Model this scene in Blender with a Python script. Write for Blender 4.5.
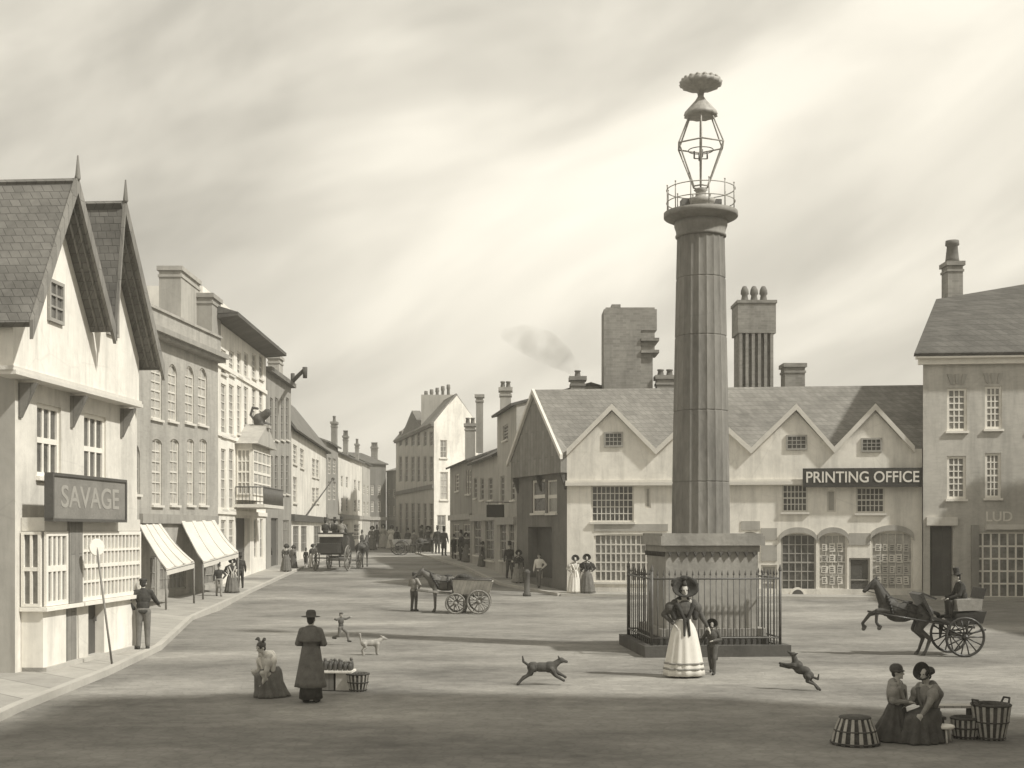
import bpy, math, random
from mathutils import Vector, Matrix, Euler
random.seed(7)
R = math.radians
for o in list(bpy.data.objects): bpy.data.objects.remove(o)
S = bpy.context.scene
COL = S.collection

# ------------------------------------------------------------------ camera
HZ, FP, EYE = 530.0, 1250.0, 2.9          # horizon row, focal length in pixels, eye height
cam = bpy.data.objects.new('camera', bpy.data.cameras.new('camera'))
COL.objects.link(cam)
cam.location = (0, 0, EYE)
cam.rotation_euler = (R(90), 0, 0)
cam.data.sensor_width = 36
cam.data.lens = 36 * FP / 1024
cam.data.shift_y = (HZ - 384) / 1024
cam.data.clip_start = .1
cam.data.clip_end = 6000
S.camera = cam

# ------------------------------------------------------------------ light
SUN_EL, SUN_AZ = 46.0, 26.0               # azimuth: degrees behind the picture plane, from the right
W = bpy.data.worlds.new('World'); S.world = W; W.use_nodes = True
nt = W.node_tree; nt.nodes.clear()
def nn(t, nt_=None): return (nt_ or nt).nodes.new(t)
sky = nn('ShaderNodeTexSky'); sky.sky_type = 'NISHITA'; sky.sun_disc = False
sky.sun_elevation = R(SUN_EL); sky.sun_rotation = R(90 + SUN_AZ)
bw = nn('ShaderNodeRGBToBW'); nt.links.new(sky.outputs[0], bw.inputs[0])
tc = nn('ShaderNodeTexCoord')
def cloud(rot, scale, seed, ramp, detail=7, rough=.55, dist=.6):
    m0 = nn('ShaderNodeMapping'); m0.inputs['Rotation'].default_value = (0, R(rot), 0); nt.links.new(tc.outputs['Generated'], m0.inputs[0])
    mp = nn('ShaderNodeMapping'); mp.inputs['Scale'].default_value = scale; mp.inputs['Location'].default_value = seed
    nt.links.new(m0.outputs[0], mp.inputs[0])
    nz = nn('ShaderNodeTexNoise'); nz.inputs['Scale'].default_value = 1.0; nz.inputs['Detail'].default_value = detail
    nz.inputs['Roughness'].default_value = rough; nz.inputs['Distortion'].default_value = dist
    nt.links.new(mp.outputs[0], nz.inputs['Vector'])
    cr = nn('ShaderNodeMapRange'); cr.interpolation_type = 'SMOOTHSTEP'
    cr.inputs['From Min'].default_value, cr.inputs['From Max'].default_value = ramp
    nt.links.new(nz.outputs[0], cr.inputs['Value'])
    return cr.outputs[0]
c1 = cloud(25, (2.8, 2.8, 7.5), (7.7, 5, 1.9), (.40, .66), 5, .5, .4)
c2 = cloud(24, (1.6, 1.6, 5.2), (5.1, 0, 2.3), (.40, .62), 4)
def math_(op, a, b, c=None):
    m = nn('ShaderNodeMath'); m.operation = op
    for i, v in enumerate((a, b) if c is None else (a, b, c)):
        if isinstance(v, (int, float)): m.inputs[i].default_value = v
        else: nt.links.new(v, m.inputs[i])
    return m.outputs[0]
sp = nn('ShaderNodeSeparateXYZ'); nt.links.new(tc.outputs['Generated'], sp.inputs[0])
side = math_('MULTIPLY_ADD', sp.outputs[0], 1.0, 0.2)          # more cloud towards the east
lum = math_('ADD', math_('MULTIPLY', c1, 1.9), math_('MULTIPLY', c2, 2.0))
lum = math_('ADD', math_('ADD', lum, side), 4.85)
def bank(d, lo, hi, amt):                 # a broad bank of cloud in one part of the sky
    v = nn('ShaderNodeVectorMath'); v.operation = 'DOT_PRODUCT'; nt.links.new(tc.outputs['Generated'], v.inputs[0]); v.inputs[1].default_value = Vector(d).normalized()
    r = nn('ShaderNodeMapRange'); r.interpolation_type = 'SMOOTHSTEP'; r.inputs['From Min'].default_value = lo; r.inputs['From Max'].default_value = hi; r.inputs['To Max'].default_value = amt
    nt.links.new(v.outputs['Value'], r.inputs['Value']); return r.outputs[0]
lum = math_('ADD', lum, bank((-.36, 1, .36), .92, 1.0, -1.1)); lum = math_('ADD', lum, bank((.02, 1, .27), .975, 1.0, .9))
mixn = math_('ADD', math_('MULTIPLY', lum, .86), math_('MULTIPLY', bw.outputs[0], .10))
tint = nn('ShaderNodeMix'); tint.data_type = 'RGBA'; tint.blend_type = 'MULTIPLY'; tint.inputs[0].default_value = 1
nt.links.new(mixn, tint.inputs[6]); tint.inputs[7].default_value = (1.0, .945, .815, 1)
bg = nn('ShaderNodeBackground'); bg.inputs['Strength'].default_value = .1
nt.links.new(tint.outputs[2], bg.inputs[0])
wo = nn('ShaderNodeOutputWorld'); nt.links.new(bg.outputs[0], wo.inputs[0])

sun = bpy.data.objects.new('sun', bpy.data.lights.new('sun', 'SUN')); COL.objects.link(sun)
sun.data.energy = 3.5; sun.data.angle = R(2.0); sun.data.color = (1, .975, .90)
sv = Vector((math.cos(R(SUN_EL)) * math.cos(R(SUN_AZ)), -math.cos(R(SUN_EL)) * math.sin(R(SUN_AZ)), math.sin(R(SUN_EL))))
sun.rotation_euler = sv.to_track_quat('Z', 'Y').to_euler(); sun.location = sv * 60
S.view_settings.view_transform = 'Standard'; S.view_settings.look = 'None'
S.view_settings.exposure = .38; S.view_settings.gamma = 1; S.view_settings.use_curve_mapping = False

# ------------------------------------------------------------------ materials
MATS = {}
TINT = (1.0, .96, .875)
def mat(name, g, var=.16, scale=.9, rough=.9, bump=.25, kind=None, size=.3, bc=.14, spec=.25, stretch=(1, 1, 1), g2=None, metal=0):
    m = bpy.data.materials.new(name); m.use_nodes = True; t = m.node_tree; t.nodes.clear()
    N = lambda k: t.nodes.new(k); L = t.links.new
    out = N('ShaderNodeOutputMaterial'); b = N('ShaderNodeBsdfPrincipled'); L(b.outputs[0], out.inputs[0])
    b.inputs['Roughness'].default_value = rough; b.inputs['Specular IOR Level'].default_value = spec
    b.inputs['Metallic'].default_value = metal
    geo = N('ShaderNodeNewGeometry')
    mp = N('ShaderNodeMapping'); mp.inputs['Scale'].default_value = stretch; L(geo.outputs['Position'], mp.inputs[0])
    n1 = N('ShaderNodeTexNoise'); n1.inputs['Scale'].default_value = scale; n1.inputs['Detail'].default_value = 8; n1.inputs['Roughness'].default_value = .62
    n2 = N('ShaderNodeTexNoise'); n2.inputs['Scale'].default_value = scale * 9; n2.inputs['Detail'].default_value = 5
    L(mp.outputs[0], n1.inputs['Vector']); L(mp.outputs[0], n2.inputs['Vector'])
    ad = N('ShaderNodeMath'); ad.operation = 'MULTIPLY_ADD'; ad.inputs[1].default_value = .35
    L(n2.outputs[0], ad.inputs[0]); L(n1.outputs[0], ad.inputs[2])
    mr = N('ShaderNodeMapRange'); mr.inputs['From Min'].default_value = .42; mr.inputs['From Max'].default_value = .93
    mr.inputs['To Min'].default_value = g * (1 - var); mr.inputs['To Max'].default_value = min(.88, g * (1 + var)) if g2 is None else g2
    L(ad.outputs[0], mr.inputs['Value']); val = mr.outputs[0]; hgt = n2.outputs[0]
    if name.startswith(('plaster', 'brick', 'stone')):
        m8 = N('ShaderNodeMapping'); m8.inputs['Scale'].default_value = (2.2, 2.2, .28); L(geo.outputs['Position'], m8.inputs[0])
        n8 = N('ShaderNodeTexNoise'); n8.inputs['Scale'].default_value = 1.0; n8.inputs['Detail'].default_value = 9; n8.inputs['Roughness'].default_value = .66; L(m8.outputs[0], n8.inputs['Vector'])
        r8 = N('ShaderNodeMapRange'); r8.inputs['From Min'].default_value = .36; r8.inputs['From Max'].default_value = .54; r8.inputs['To Min'].default_value = .80; r8.inputs['To Max'].default_value = 1.0; L(n8.outputs[0], r8.inputs['Value'])
        v8 = N('ShaderNodeTexVoronoi'); v8.feature = 'DISTANCE_TO_EDGE'; v8.inputs['Scale'].default_value = .55; dn = N('ShaderNodeMix'); dn.data_type = 'RGBA'; dn.inputs[0].default_value = .12; L(geo.outputs['Position'], dn.inputs[6]); n9 = N('ShaderNodeTexNoise'); n9.inputs['Scale'].default_value = 2.5; n9.inputs['Detail'].default_value = 6; L(n9.outputs['Color'], dn.inputs[7]); L(dn.outputs[2], v8.inputs['Vector'])
        r9 = N('ShaderNodeMapRange'); r9.inputs['From Min'].default_value = .002; r9.inputs['From Max'].default_value = .010; r9.inputs['To Min'].default_value = .93; L(v8.outputs[0], r9.inputs['Value'])
        q8 = N('ShaderNodeMath'); q8.operation = 'MULTIPLY'; L(r8.outputs[0], q8.inputs[0]); L(r9.outputs[0], q8.inputs[1])
        q9 = N('ShaderNodeMath'); q9.operation = 'MULTIPLY'; L(q8.outputs[0], q9.inputs[0]); L(val, q9.inputs[1]); val = q9.outputs[0]
    if name == 'ground_earth':
        vo = N('ShaderNodeTexVoronoi'); vo.inputs['Scale'].default_value = 5.5; vo.feature = 'DISTANCE_TO_EDGE'; L(geo.outputs['Position'], vo.inputs['Vector'])
        vr = N('ShaderNodeMapRange'); vr.inputs['From Max'].default_value = .12; vr.inputs['To Min'].default_value = .86; L(vo.outputs[0], vr.inputs['Value'])
        v2 = N('ShaderNodeTexVoronoi'); v2.inputs['Scale'].default_value = 5.5; L(geo.outputs['Position'], v2.inputs['Vector']); vb = N('ShaderNodeRGBToBW'); L(v2.outputs['Color'], vb.inputs[0])
        vc = N('ShaderNodeMapRange'); vc.inputs['To Min'].default_value = .93; vc.inputs['To Max'].default_value = 1.07; L(vb.outputs[0], vc.inputs['Value'])
        m1 = N('ShaderNodeMath'); m1.operation = 'MULTIPLY'; L(vr.outputs[0], m1.inputs[0]); L(vc.outputs[0], m1.inputs[1])
        n3 = N('ShaderNodeTexNoise'); n3.inputs['Scale'].default_value = .16; n3.inputs['Detail'].default_value = 4; m9 = N('ShaderNodeMapping'); m9.inputs['Scale'].default_value = (.35, 2.0, 1); L(geo.outputs['Position'], m9.inputs[0]); L(m9.outputs[0], n3.inputs['Vector'])
        n4 = N('ShaderNodeMapRange'); n4.inputs['From Min'].default_value = .35; n4.inputs['From Max'].default_value = .65; n4.inputs['To Min'].default_value = .82; n4.inputs['To Max'].default_value = 1.15; L(n3.outputs[0], n4.inputs['Value'])
        m2 = N('ShaderNodeMath'); m2.operation = 'MULTIPLY'; L(m1.outputs[0], m2.inputs[0]); L(n4.outputs[0], m2.inputs[1])
        m3 = N('ShaderNodeMath'); m3.operation = 'MULTIPLY'; L(m2.outputs[0], m3.inputs[0]); L(val, m3.inputs[1]); val = m3.outputs[0]; hgt = vr.outputs[0]
    if kind in ('tile', 'brick', 'plank', 'stone'):
        s2 = N('ShaderNodeSeparateXYZ'); L(geo.outputs['Position'], s2.inputs[0])
        a2 = N('ShaderNodeMath'); a2.operation = 'ADD'; L(s2.outputs[0], a2.inputs[0]); L(s2.outputs[1], a2.inputs[1])
        cb = N('ShaderNodeCombineXYZ')
        if kind == 'plank': L(s2.outputs[2], cb.inputs[0]); L(a2.outputs[0], cb.inputs[1])
        else: L(a2.outputs[0], cb.inputs[0]); L(s2.outputs[2], cb.inputs[1])
        br = N('ShaderNodeTexBrick'); L(cb.outputs[0], br.inputs['Vector']); br.inputs['Scale'].default_value = 1
        br.inputs['Brick Width'].default_value = size * (1.1 if kind == 'tile' else 2.2 if kind != 'plank' else 12)
        br.inputs['Row Height'].default_value = size if kind != 'brick' else size * .75
        br.inputs['Mortar Size'].default_value = size * .06; br.inputs['Mortar Smooth'].default_value = .6
        br.inputs['Color1'].default_value = (1 + bc * .9,) * 3 + (1,); br.inputs['Color2'].default_value = (1 - bc,) * 3 + (1,)
        br.inputs['Mortar'].default_value = ((.62,) * 3 if kind != 'brick' else (1 + bc,) * 3) + (1,)
        bb = N('ShaderNodeRGBToBW'); L(br.outputs[0], bb.inputs[0])
        mm = N('ShaderNodeMath'); mm.operation = 'MULTIPLY'; L(val, mm.inputs[0]); L(bb.outputs[0], mm.inputs[1]); val = mm.outputs[0]; hgt = bb.outputs[0]
    mx = N('ShaderNodeMix'); mx.data_type = 'RGBA'; mx.blend_type = 'MULTIPLY'; mx.inputs[0].default_value = 1
    L(val, mx.inputs[6]); mx.inputs[7].default_value = TINT + (1,)
    L(mx.outputs[2], b.inputs['Base Color'])
    if bump:
        bp = N('ShaderNodeBump'); bp.inputs['Strength'].default_value = bump; bp.inputs['Distance'].default_value = .03
        L(hgt, bp.inputs['Height']); L(bp.outputs[0], b.inputs['Normal'])
    MATS[name] = m
    return m
def G(name): return MATS[name]
mat('ground_earth', .125, scale=.30, stretch=(.75, 1.15, 1), g2=.34, bump=.5)
mat('brick_pale', .50, .14, .5, kind='brick', size=.09, bump=.10, bc=.05)
mat('paving', .34, .2, 1.2, kind='stone', size=.6)
mat('kerb_stone', .42, .15)
mat('plaster_white', .79, .17, .55)
mat('plaster_cream', .66, .18, .7)
mat('plaster_grey', .40, .14, .6)
mat('plaster_dim', .30, .16, .6)
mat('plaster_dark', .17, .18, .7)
mat('brick_grey', .37, .16, .5, kind='brick', size=.11, bump=.2, bc=.06)
mat('brick_dark', .17, .18, .8, kind='brick', size=.11, bump=.3)
mat('brick_mid', .25, .18, .8, kind='brick', size=.14, bump=.3)
mat('roof_tile', .15, .34, .9, kind='tile', bc=.12, size=.17, bump=.6)
mat('roof_tile_pale', .22, .30, .6, kind='tile', bc=.12, size=.19, bump=.6)
mat('slate', .11, .25, 1.2, kind='tile', bc=.12, size=.26, bump=.6)
mat('timber_dark', .085, .25, 3, kind='plank', size=.16)
mat('timber_mid', .22, .2, 3, kind='plank', size=.2)
mat('paint_white', .78, .08, 3, rough=.6)
mat('paint_cream', .62, .1, 3, rough=.6)
mat('paint_grey', .33, .14, 2, rough=.6)
mat('paint_dark', .09, .2, 2, rough=.55)
mat('pane_dark', .10, .7, 1.3, rough=.22, spec=.5, bump=.05)
mat('pane_mid', .22, .65, 1.3, rough=.3, spec=.5, bump=.05)
mat('pane_pale', .40, .35, 2.5, rough=.4, spec=.4, bump=.05)
mat('stone_column', .22, .32, 1.0, stretch=(1.4, 1.4, .5), bump=.4)
mat('stone_pedestal', .31, .22, .9, bump=.4)
mat('stone_cap', .26, .2, 1.5)
mat('stone_dark', .10, .25, 1.5)
mat('iron', .10, .3, 8, rough=.5, spec=.5)
mat('iron_grey', .12, .3, 8, rough=.5, spec=.5)
mat('iron_pale', .34, .3, 8, rough=.5, spec=.4)
mat('canvas', .60, .10, 2.0)
mat('sign_board', .21, .2, 2, kind=None)
mat('sign_black', .055, .2, 2)
mat('letter_pale', .70, .1, 5)
mat('letter_grey', .33, .1, 5)
mat('skin', .46, .08, 6, rough=.6)
mat('hair', .045, .3, 30)
mat('cloth_black', .05, .4, 8)
mat('cloth_dark', .09, .35, 8)
mat('cloth_mid', .15, .3, 8)
mat('cloth_grey', .27, .25, 8)
mat('cloth_pale', .50, .18, 8)
mat('cloth_white', .68, .08, 8)
mat('horse_dark', .075, .35, 4, rough=.6)
mat('horse_mid', .13, .35, 4, rough=.6)
mat('dog_dark', .08, .4, 10)
mat('dog_pale', .32, .3, 10)
mat('wicker', .10, .3, 12, kind='brick', size=.05, bump=.8)
mat('wicker_pale', .42, .3, 12)
mat('leather', .04, .3, 6, rough=.5, spec=.4)
mat('carriage_black', .045, .3, 3, rough=.35, spec=.5)
mat('wood_cart', .44, .25, 4, kind='plank', size=.12)
mat('pot', .16, .25, 5)

# ------------------------------------------------------------------ mesh builder
class MB:
    def __init__(s): s.v = []; s.f = []; s.sm = []
    def add(s, vs, fs, smooth=False):
        k = len(s.v); s.v += [tuple(p) for p in vs]
        for f in fs: s.f.append(tuple(i + k for i in f)); s.sm.append(smooth)
    def quad(s, *p): s.add(p, [tuple(range(len(p)))])
    def box(s, c, d, rot=None):
        x, y, z = d[0] / 2, d[1] / 2, d[2] / 2
        vs = [Vector((a, b, e)) for a in (-x, x) for b in (-y, y) for e in (-z, z)]
        if rot is not None: vs = [rot @ p for p in vs]
        c = Vector(c)
        s.add([p + c for p in vs], [(0, 1, 3, 2), (4, 6, 7, 5), (0, 4, 5, 1), (2, 3, 7, 6), (0, 2, 6, 4), (1, 5, 7, 3)])
    def hexa(s, lo, hi):                      # two quads, bottom and top
        n = len(lo); s.add(list(lo) + list(hi), [tuple(range(n))[::-1], tuple(range(n, 2 * n))] + [(i, (i + 1) % n, n + (i + 1) % n, n + i) for i in range(n)])
    def slab(s, pts, th):                     # thick plate, thickness downwards along its normal
        pts = [Vector(p) for p in pts]; n = (pts[1] - pts[0]).cross(pts[2] - pts[0]).normalized()
        if n.z < 0: n = -n
        s.hexa([p - n * th for p in pts], pts)
    def ring(s, rings, smooth=True, cap=True):
        n = len(rings[0]); vs = [p for r in rings for p in r]
        fs = [(i * n + j, i * n + (j + 1) % n, (i + 1) * n + (j + 1) % n, (i + 1) * n + j) for i in range(len(rings) - 1) for j in range(n)]
        if cap: fs += [tuple(range(n))[::-1], tuple(range((len(rings) - 1) * n, len(rings) * n))]
        s.add(vs, fs, smooth)
    def lathe(s, prof, c=(0, 0, 0), n=24, fn=None, smooth=True, cap=True, M=None):
        c = Vector(c); rs = []
        for r, z in prof:
            q = []
            for j in range(n):
                a = 2 * math.pi * j / n; rr = r * (fn(a, z) if fn else 1)
                p = Vector((rr * math.cos(a), rr * math.sin(a), z)); q.append((M @ p if M is not None else p) + c)
            rs.append(q)
        s.ring(rs, smooth, cap)
    def cap(s, p0, p1, r0, r1, n=10, hemi=True):
        p0, p1 = Vector(p0), Vector(p1); d = (p1 - p0)
        L = d.length or 1e-6; d = d / L; q = d.to_track_quat('Z', 'Y').to_matrix(); rs = []
        st = []
        if hemi:
            for a in (-80, -50, -20): st.append((r0 * math.cos(R(a)), r0 * math.sin(R(a))))
        st += [(r0, 0), (r1, L)]
        if hemi:
            for a in (20, 50, 80): st.append((r1 * math.cos(R(a)), L + r1 * math.sin(R(a))))
        for r, z in st: rs.append([p0 + q @ Vector((r * math.cos(2 * math.pi * j / n), r * math.sin(2 * math.pi * j / n), z)) for j in range(n)])
        s.ring(rs)
    def bar(s, p0, p1, r, r1=None, n=6): s.cap(p0, p1, r, r if r1 is None else r1, n, False)
    def tube(s, pts, r, n=6):
        for a, b in zip(pts, pts[1:]): s.cap(a, b, r, r, n)
    def ell(s, c, r, M=None, n=12):
        c = Vector(c); rs = []
        for i in range(1, 8):
            a = R(-90 + i * 22.5); q = []
            for j in range(n):
                b = 2 * math.pi * j / n; p = Vector((r[0] * math.cos(a) * math.cos(b), r[1] * math.cos(a) * math.sin(b), r[2] * math.sin(a)))
                q.append(c + (M @ p if M is not None else p))
            rs.append(q)
        s.ring(rs)
    def torus(s, c, RR, r, axis='y', n=28, m=6, flat=1):
        c = Vector(c); rs = []
        for i in range(n):
            a = 2 * math.pi * i / n; q = []
            for j in range(m):
                b = 2 * math.pi * j / m; rr = RR + r * math.cos(b); h = r * flat * math.sin(b)
                q.append(c + (Vector((rr * math.cos(a), h, rr * math.sin(a))) if axis == 'y' else Vector((rr * math.cos(a), rr * math.sin(a), h)) if axis == 'z' else Vector((h, rr * math.cos(a), rr * math.sin(a)))))
            rs.append(q)
        rs.append(rs[0]); s.ring(rs, cap=False)
    def mesh(s, name, off=(0, 0, 0)):
        me = bpy.data.meshes.new(name); o = Vector(off)
        me.from_pydata([Vector(p) - o for p in s.v], [], s.f)
        me.polygons.foreach_set('use_smooth', s.sm); me.validate(); me.update()
        return me

def link(name, data, parent=None, m=None):
    o = bpy.data.objects.new(name, data); COL.objects.link(o)
    if m and data is not None and not data.materials: data.materials.append(G(m))
    if parent: o.parent = parent
    return o
def obj(name, mb, m, parent=None, off=(0, 0, 0)):
    if not mb.f: return None
    me = mb.mesh(name, off)
    import bmesh
    b = bmesh.new(); b.from_mesh(me); bmesh.ops.recalc_face_normals(b, faces=b.faces); b.to_mesh(me); b.free()
    return link(name, me, parent, m)
def tag(o, label, cat, group=None):
    o['label'] = label; o['category'] = cat
    if group: o['group'] = group
    return o
def thing(name, label, cat, loc=(0, 0, 0), rz=0, group=None, scale=1):
    o = link(name, None); o.location = loc; o.rotation_euler = (0, 0, R(rz)); o.scale = (scale,) * 3
    return tag(o, label, cat, group)
def struct(name, mb, m):
    o = obj(name, mb, m); o['kind'] = 'structure'; return o

BLOBS = {}
def blob(name, mb, m, parent, voxel=.012, smooth=2, key=None):
    """one continuous skin round all the volumes in mb"""
    if key and key in BLOBS:
        me = BLOBS[key]
        o = bpy.data.objects.new(name, me.copy() if me.materials and me.materials[0] != G(m) else me)
        if o.data is not me: o.data.materials[0] = G(m)
        COL.objects.link(o); o.parent = parent; return o
    t = bpy.data.objects.new('tmp', mb.mesh('tmp')); COL.objects.link(t)
    r = t.modifiers.new('r', 'REMESH'); r.mode = 'VOXEL'; r.voxel_size = voxel; r.use_smooth_shade = True
    if smooth: q = t.modifiers.new('s', 'SMOOTH'); q.factor = .5; q.iterations = smooth
    dg = bpy.context.evaluated_depsgraph_get()
    me = bpy.data.meshes.new_from_object(t.evaluated_get(dg)); me.name = name
    tm = t.data; bpy.data.objects.remove(t); bpy.data.meshes.remove(tm)
    me.polygons.foreach_set('use_smooth', [True] * len(me.polygons))
    if key: BLOBS[key] = me
    return link(name, me, parent, m)

# ------------------------------------------------------------------ ground level and sight lines
def gz(Y):
    pts = [(-1e4, 0), (45, 0), (52, .26), (68, .80), (110, 1.3), (200, 1.5), (1e5, 1.5)]
    for (a, za), (b, zb) in zip(pts, pts[1:]):
        if Y <= b: return za + (zb - za) * (Y - a) / (b - a)
    return 1.5
def X(px, Y): return (px - 512) / FP * Y
def ground(px, py, dz=0):
    lo, hi = 5.0, 160.0
    for _ in range(50):
        m = (lo + hi) / 2
        if HZ + (EYE - gz(m) - dz) * FP / m > py: lo = m
        else: hi = m
    return Vector((X(px, lo), lo, gz(lo) + dz))
# ------------------------------------------------------------------ ground
g = MB(); ys = [-120, -40, 0, 10, 20, 30, 40, 45, 48.5, 52, 57.3, 62.6, 68, 80, 95, 110, 150, 200, 500, 3000]; xs = [-1500, -60, -30, 0, 30, 60, 1500]
for y in ys: 
    for x in xs: g.v.append((x, y, gz(y)))
n = len(xs)
for i in range(len(ys) - 1):
    for j in range(n - 1): g.f.append((i * n + j, i * n + j + 1, (i + 1) * n + j + 1, (i + 1) * n + j)); g.sm.append(True)
struct('ground', g, 'ground_earth')

def strip(name, kerb, inner, h=.12, m='paving'):
    """raised pavement between two lines of points (x, y), with a kerb of its own along the first"""
    p = MB()
    for i in range(len(kerb) - 1):
        a, b, c, d = kerb[i], kerb[i + 1], inner[i + 1], inner[i]
        P = lambda q, dz: Vector((q[0], q[1], gz(q[1]) + dz))
        p.hexa([P(a, -.2), P(b, -.2), P(c, -.2), P(d, -.2)], [P(a, h), P(b, h), P(c, h), P(d, h)])
    struct(name, p, m)
    k = MB()
    for i in range(len(kerb) - 1):
        a, b = Vector(kerb[i]), Vector(kerb[i + 1]); nrm = Vector(((b - a).y, -(b - a).x)).normalized() * .16
        if (Vector(inner[i]) - a).dot(nrm) > 0: nrm = -nrm
        q = [a, b, b + nrm, a + nrm]
        k.hexa([(v.x, v.y, gz(v.y) - .2) for v in q], [(v.x, v.y, gz(v.y) + h + .012) for v in q])
    struct('kerb', k, 'kerb_stone')

kp = [(-60, 745), (10, 712), (100, 676), (155, 650), (188, 620), (245, 594), (302, 568)]
kerb = [tuple(ground(a, b)[:2]) for a, b in kp] + [(X(352, 108), 108)]
inner = [(-18, kerb[0][1]), (-18, kerb[1][1]), (-18, kerb[2][1]), (-18, kerb[3][1]), (-18, kerb[4][1]), (-18, kerb[5][1]), (-19, kerb[6][1]), (-22, 108)]
strip('pavement', kerb, inner)
strip('pavement', [(24, 48.4), (8, 49.9), (2.0, 50.9), (.7, 53.8), (-.4, 56.4), (-1.5, 62.6), (-2.4, 68), (-5.3, 84), (-7.2, 95)], [(24, 52), (8, 52), (3.5, 53), (2.8, 55), (2, 58), (1.3, 62.6), (.5, 68), (-2, 85), (-4, 96)], .1)

# ------------------------------------------------------------------ buildings
class Fac:
    """one wall plane of a building, from p0 to p1 as seen left to right"""
    def __init__(s, B, p0, p1, z1, z0=None, m='plaster_white', d=0):
        s.B = B; s.p0 = Vector((p0[0], p0[1], 0)); s.p1 = Vector((p1[0], p1[1], 0))
        s.u = (s.p1 - s.p0); s.W = s.u.length; s.u.normalize(); s.n = Vector((s.u.y, -s.u.x, 0))
        s.p0 += s.n * d; s.p1 += s.n * d
        s.z1 = z1; s.z0 = min(gz(p0[1]), gz(p1[1])) - .4 if z0 is None else z0
        s.ops = []; s.mb = MB(); s.m = m
    def pt(s, u, z, d=0): return s.p0 + s.u * u + Vector((0, 0, z)) + s.n * d
    def pix(s, px, py, d=0):
        r = Vector(((px - 512) / FP, 1, (HZ - py) / FP)); c = Vector((0, 0, EYE))
        t = ((s.p0 + s.n * d) - c).dot(s.n) / r.dot(s.n); p = c + r * t
        return (p - s.p0).dot(s.u), p.z
    def rect(s, px0, py0, px1, py1, d=0):
        cy, cx = (py0 + py1) / 2, (px0 + px1) / 2
        return s.pix(px0, cy, d)[0], s.pix(px1, cy, d)[0], s.pix(cx, py1, d)[1], s.pix(cx, py0, d)[1]
    def box(s, mb, u0, u1, z0, z1, d0, d1):
        q = [(u0, d0), (u1, d0), (u1, d1), (u0, d1)]
        mb.hexa([s.pt(u, z0, d) for u, d in q], [s.pt(u, z1, d) for u, d in q])
    def grid(s, u0=0, u1=None, z0=None, z1=None, reveal=.2):
        u1 = s.W if u1 is None else u1; z0 = s.z0 if z0 is None else z0; z1 = s.z1 if z1 is None else z1
        us = sorted({u0, u1} | {min(max(x, u0), u1) for o in s.ops for x in o[:2]}); zs = sorted({z0, z1} | {min(max(x, z0), z1) for o in s.ops for x in o[2:4]})
        for a, b in zip(us, us[1:]):
            for c, e in zip(zs, zs[1:]):
                if b - a < 1e-4 or e - c < 1e-4: continue
                mu, mz = (a + b) / 2, (c + e) / 2
                if any(o[0] < mu < o[1] and o[2] < mz < o[3] for o in s.ops): continue
                s.mb.quad(s.pt(a, c), s.pt(b, c), s.pt(b, e), s.pt(a, e))
        for o in s.ops:
            a, b, c, e = o
            for p, q in (((a, c), (b, c)), ((b, c), (b, e)), ((b, e), (a, e)), ((a, e), (a, c))):
                s.mb.quad(s.pt(*p), s.pt(*q), s.pt(*q, -reveal), s.pt(*p, -reveal))
    def win(s, r, nx=2, ny=3, frame='paint_white', pane='pane_mid', arch=0, fr=.07, bar=.03, name='window', sill=True, op=True, d=0, deep=.1, rows=None, label=None):
        u0, u1, z0, z1 = r
        if op: s.ops.append((u0, u1, z0, z1))
        dd = d - deep if op else d + .01
        w = MB(); t = .05
        for a, b, c, e in ((u0, u1, z0, z0 + fr), (u0, u1, z1 - fr, z1), (u0, u0 + fr, z0 + fr, z1 - fr), (u1 - fr, u1, z0 + fr, z1 - fr)):
            s.box(w, a, b, c, e, dd, dd + t)
        iu0, iu1, iz0, iz1 = u0 + fr, u1 - fr, z0 + fr, z1 - fr
        for i in range(1, nx):
            x = iu0 + (iu1 - iu0) * i / nx; s.box(w, x - bar / 2, x + bar / 2, iz0, iz1, dd + .005, dd + .038)
        for i in (range(1, ny) if rows is None else []):
            z = iz0 + (iz1 - iz0) * i / ny; bb = bar * (1.6 if ny % 2 == 0 and i == ny // 2 else 1)
            s.box(w, iu0, iu1, z - bb / 2, z + bb / 2, dd + .007, dd + .042)
        W_ = s.B.part(name, w, frame); p = MB()
        p.quad(s.pt(u0, z0, dd + .003), s.pt(u1, z0, dd + .003), s.pt(u1, z1, dd + .003), s.pt(u0, z1, dd + .003))
        s.B.part('pane', p, pane, W_)
        if sill:
            q = MB(); s.box(q, u0 - .06, u1 + .06, z0 - .09, z0 - .004, d - .02, d + .09); s.B.part('sill', q, 'paint_cream' if 'grey' in s.m or 'dim' in s.m else frame, W_)
        if arch:
            rr = (u1 - u0) / 2; cu = (u0 + u1) / 2; h = arch * rr; N_ = 8
            for sg in (-1, 1):
                pts = [(cu + sg * rr, z1)] + [(cu + sg * rr * math.cos(R(90 * k / N_)), z1 - h + h * math.sin(R(90 * k / N_))) for k in range(N_ + 1)]
                s.mb.hexa([s.pt(a, b, -.09 + d) for a, b in pts], [s.pt(a, b, d + .003) for a, b in pts])
        if label: W_['label'] = label
        return W_
    def pw(s, px0, py0, px1, py1, *a, d=0, **k): return s.win(s.rect(px0, py0, px1, py1, d), *a, d=d, **k)

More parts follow.
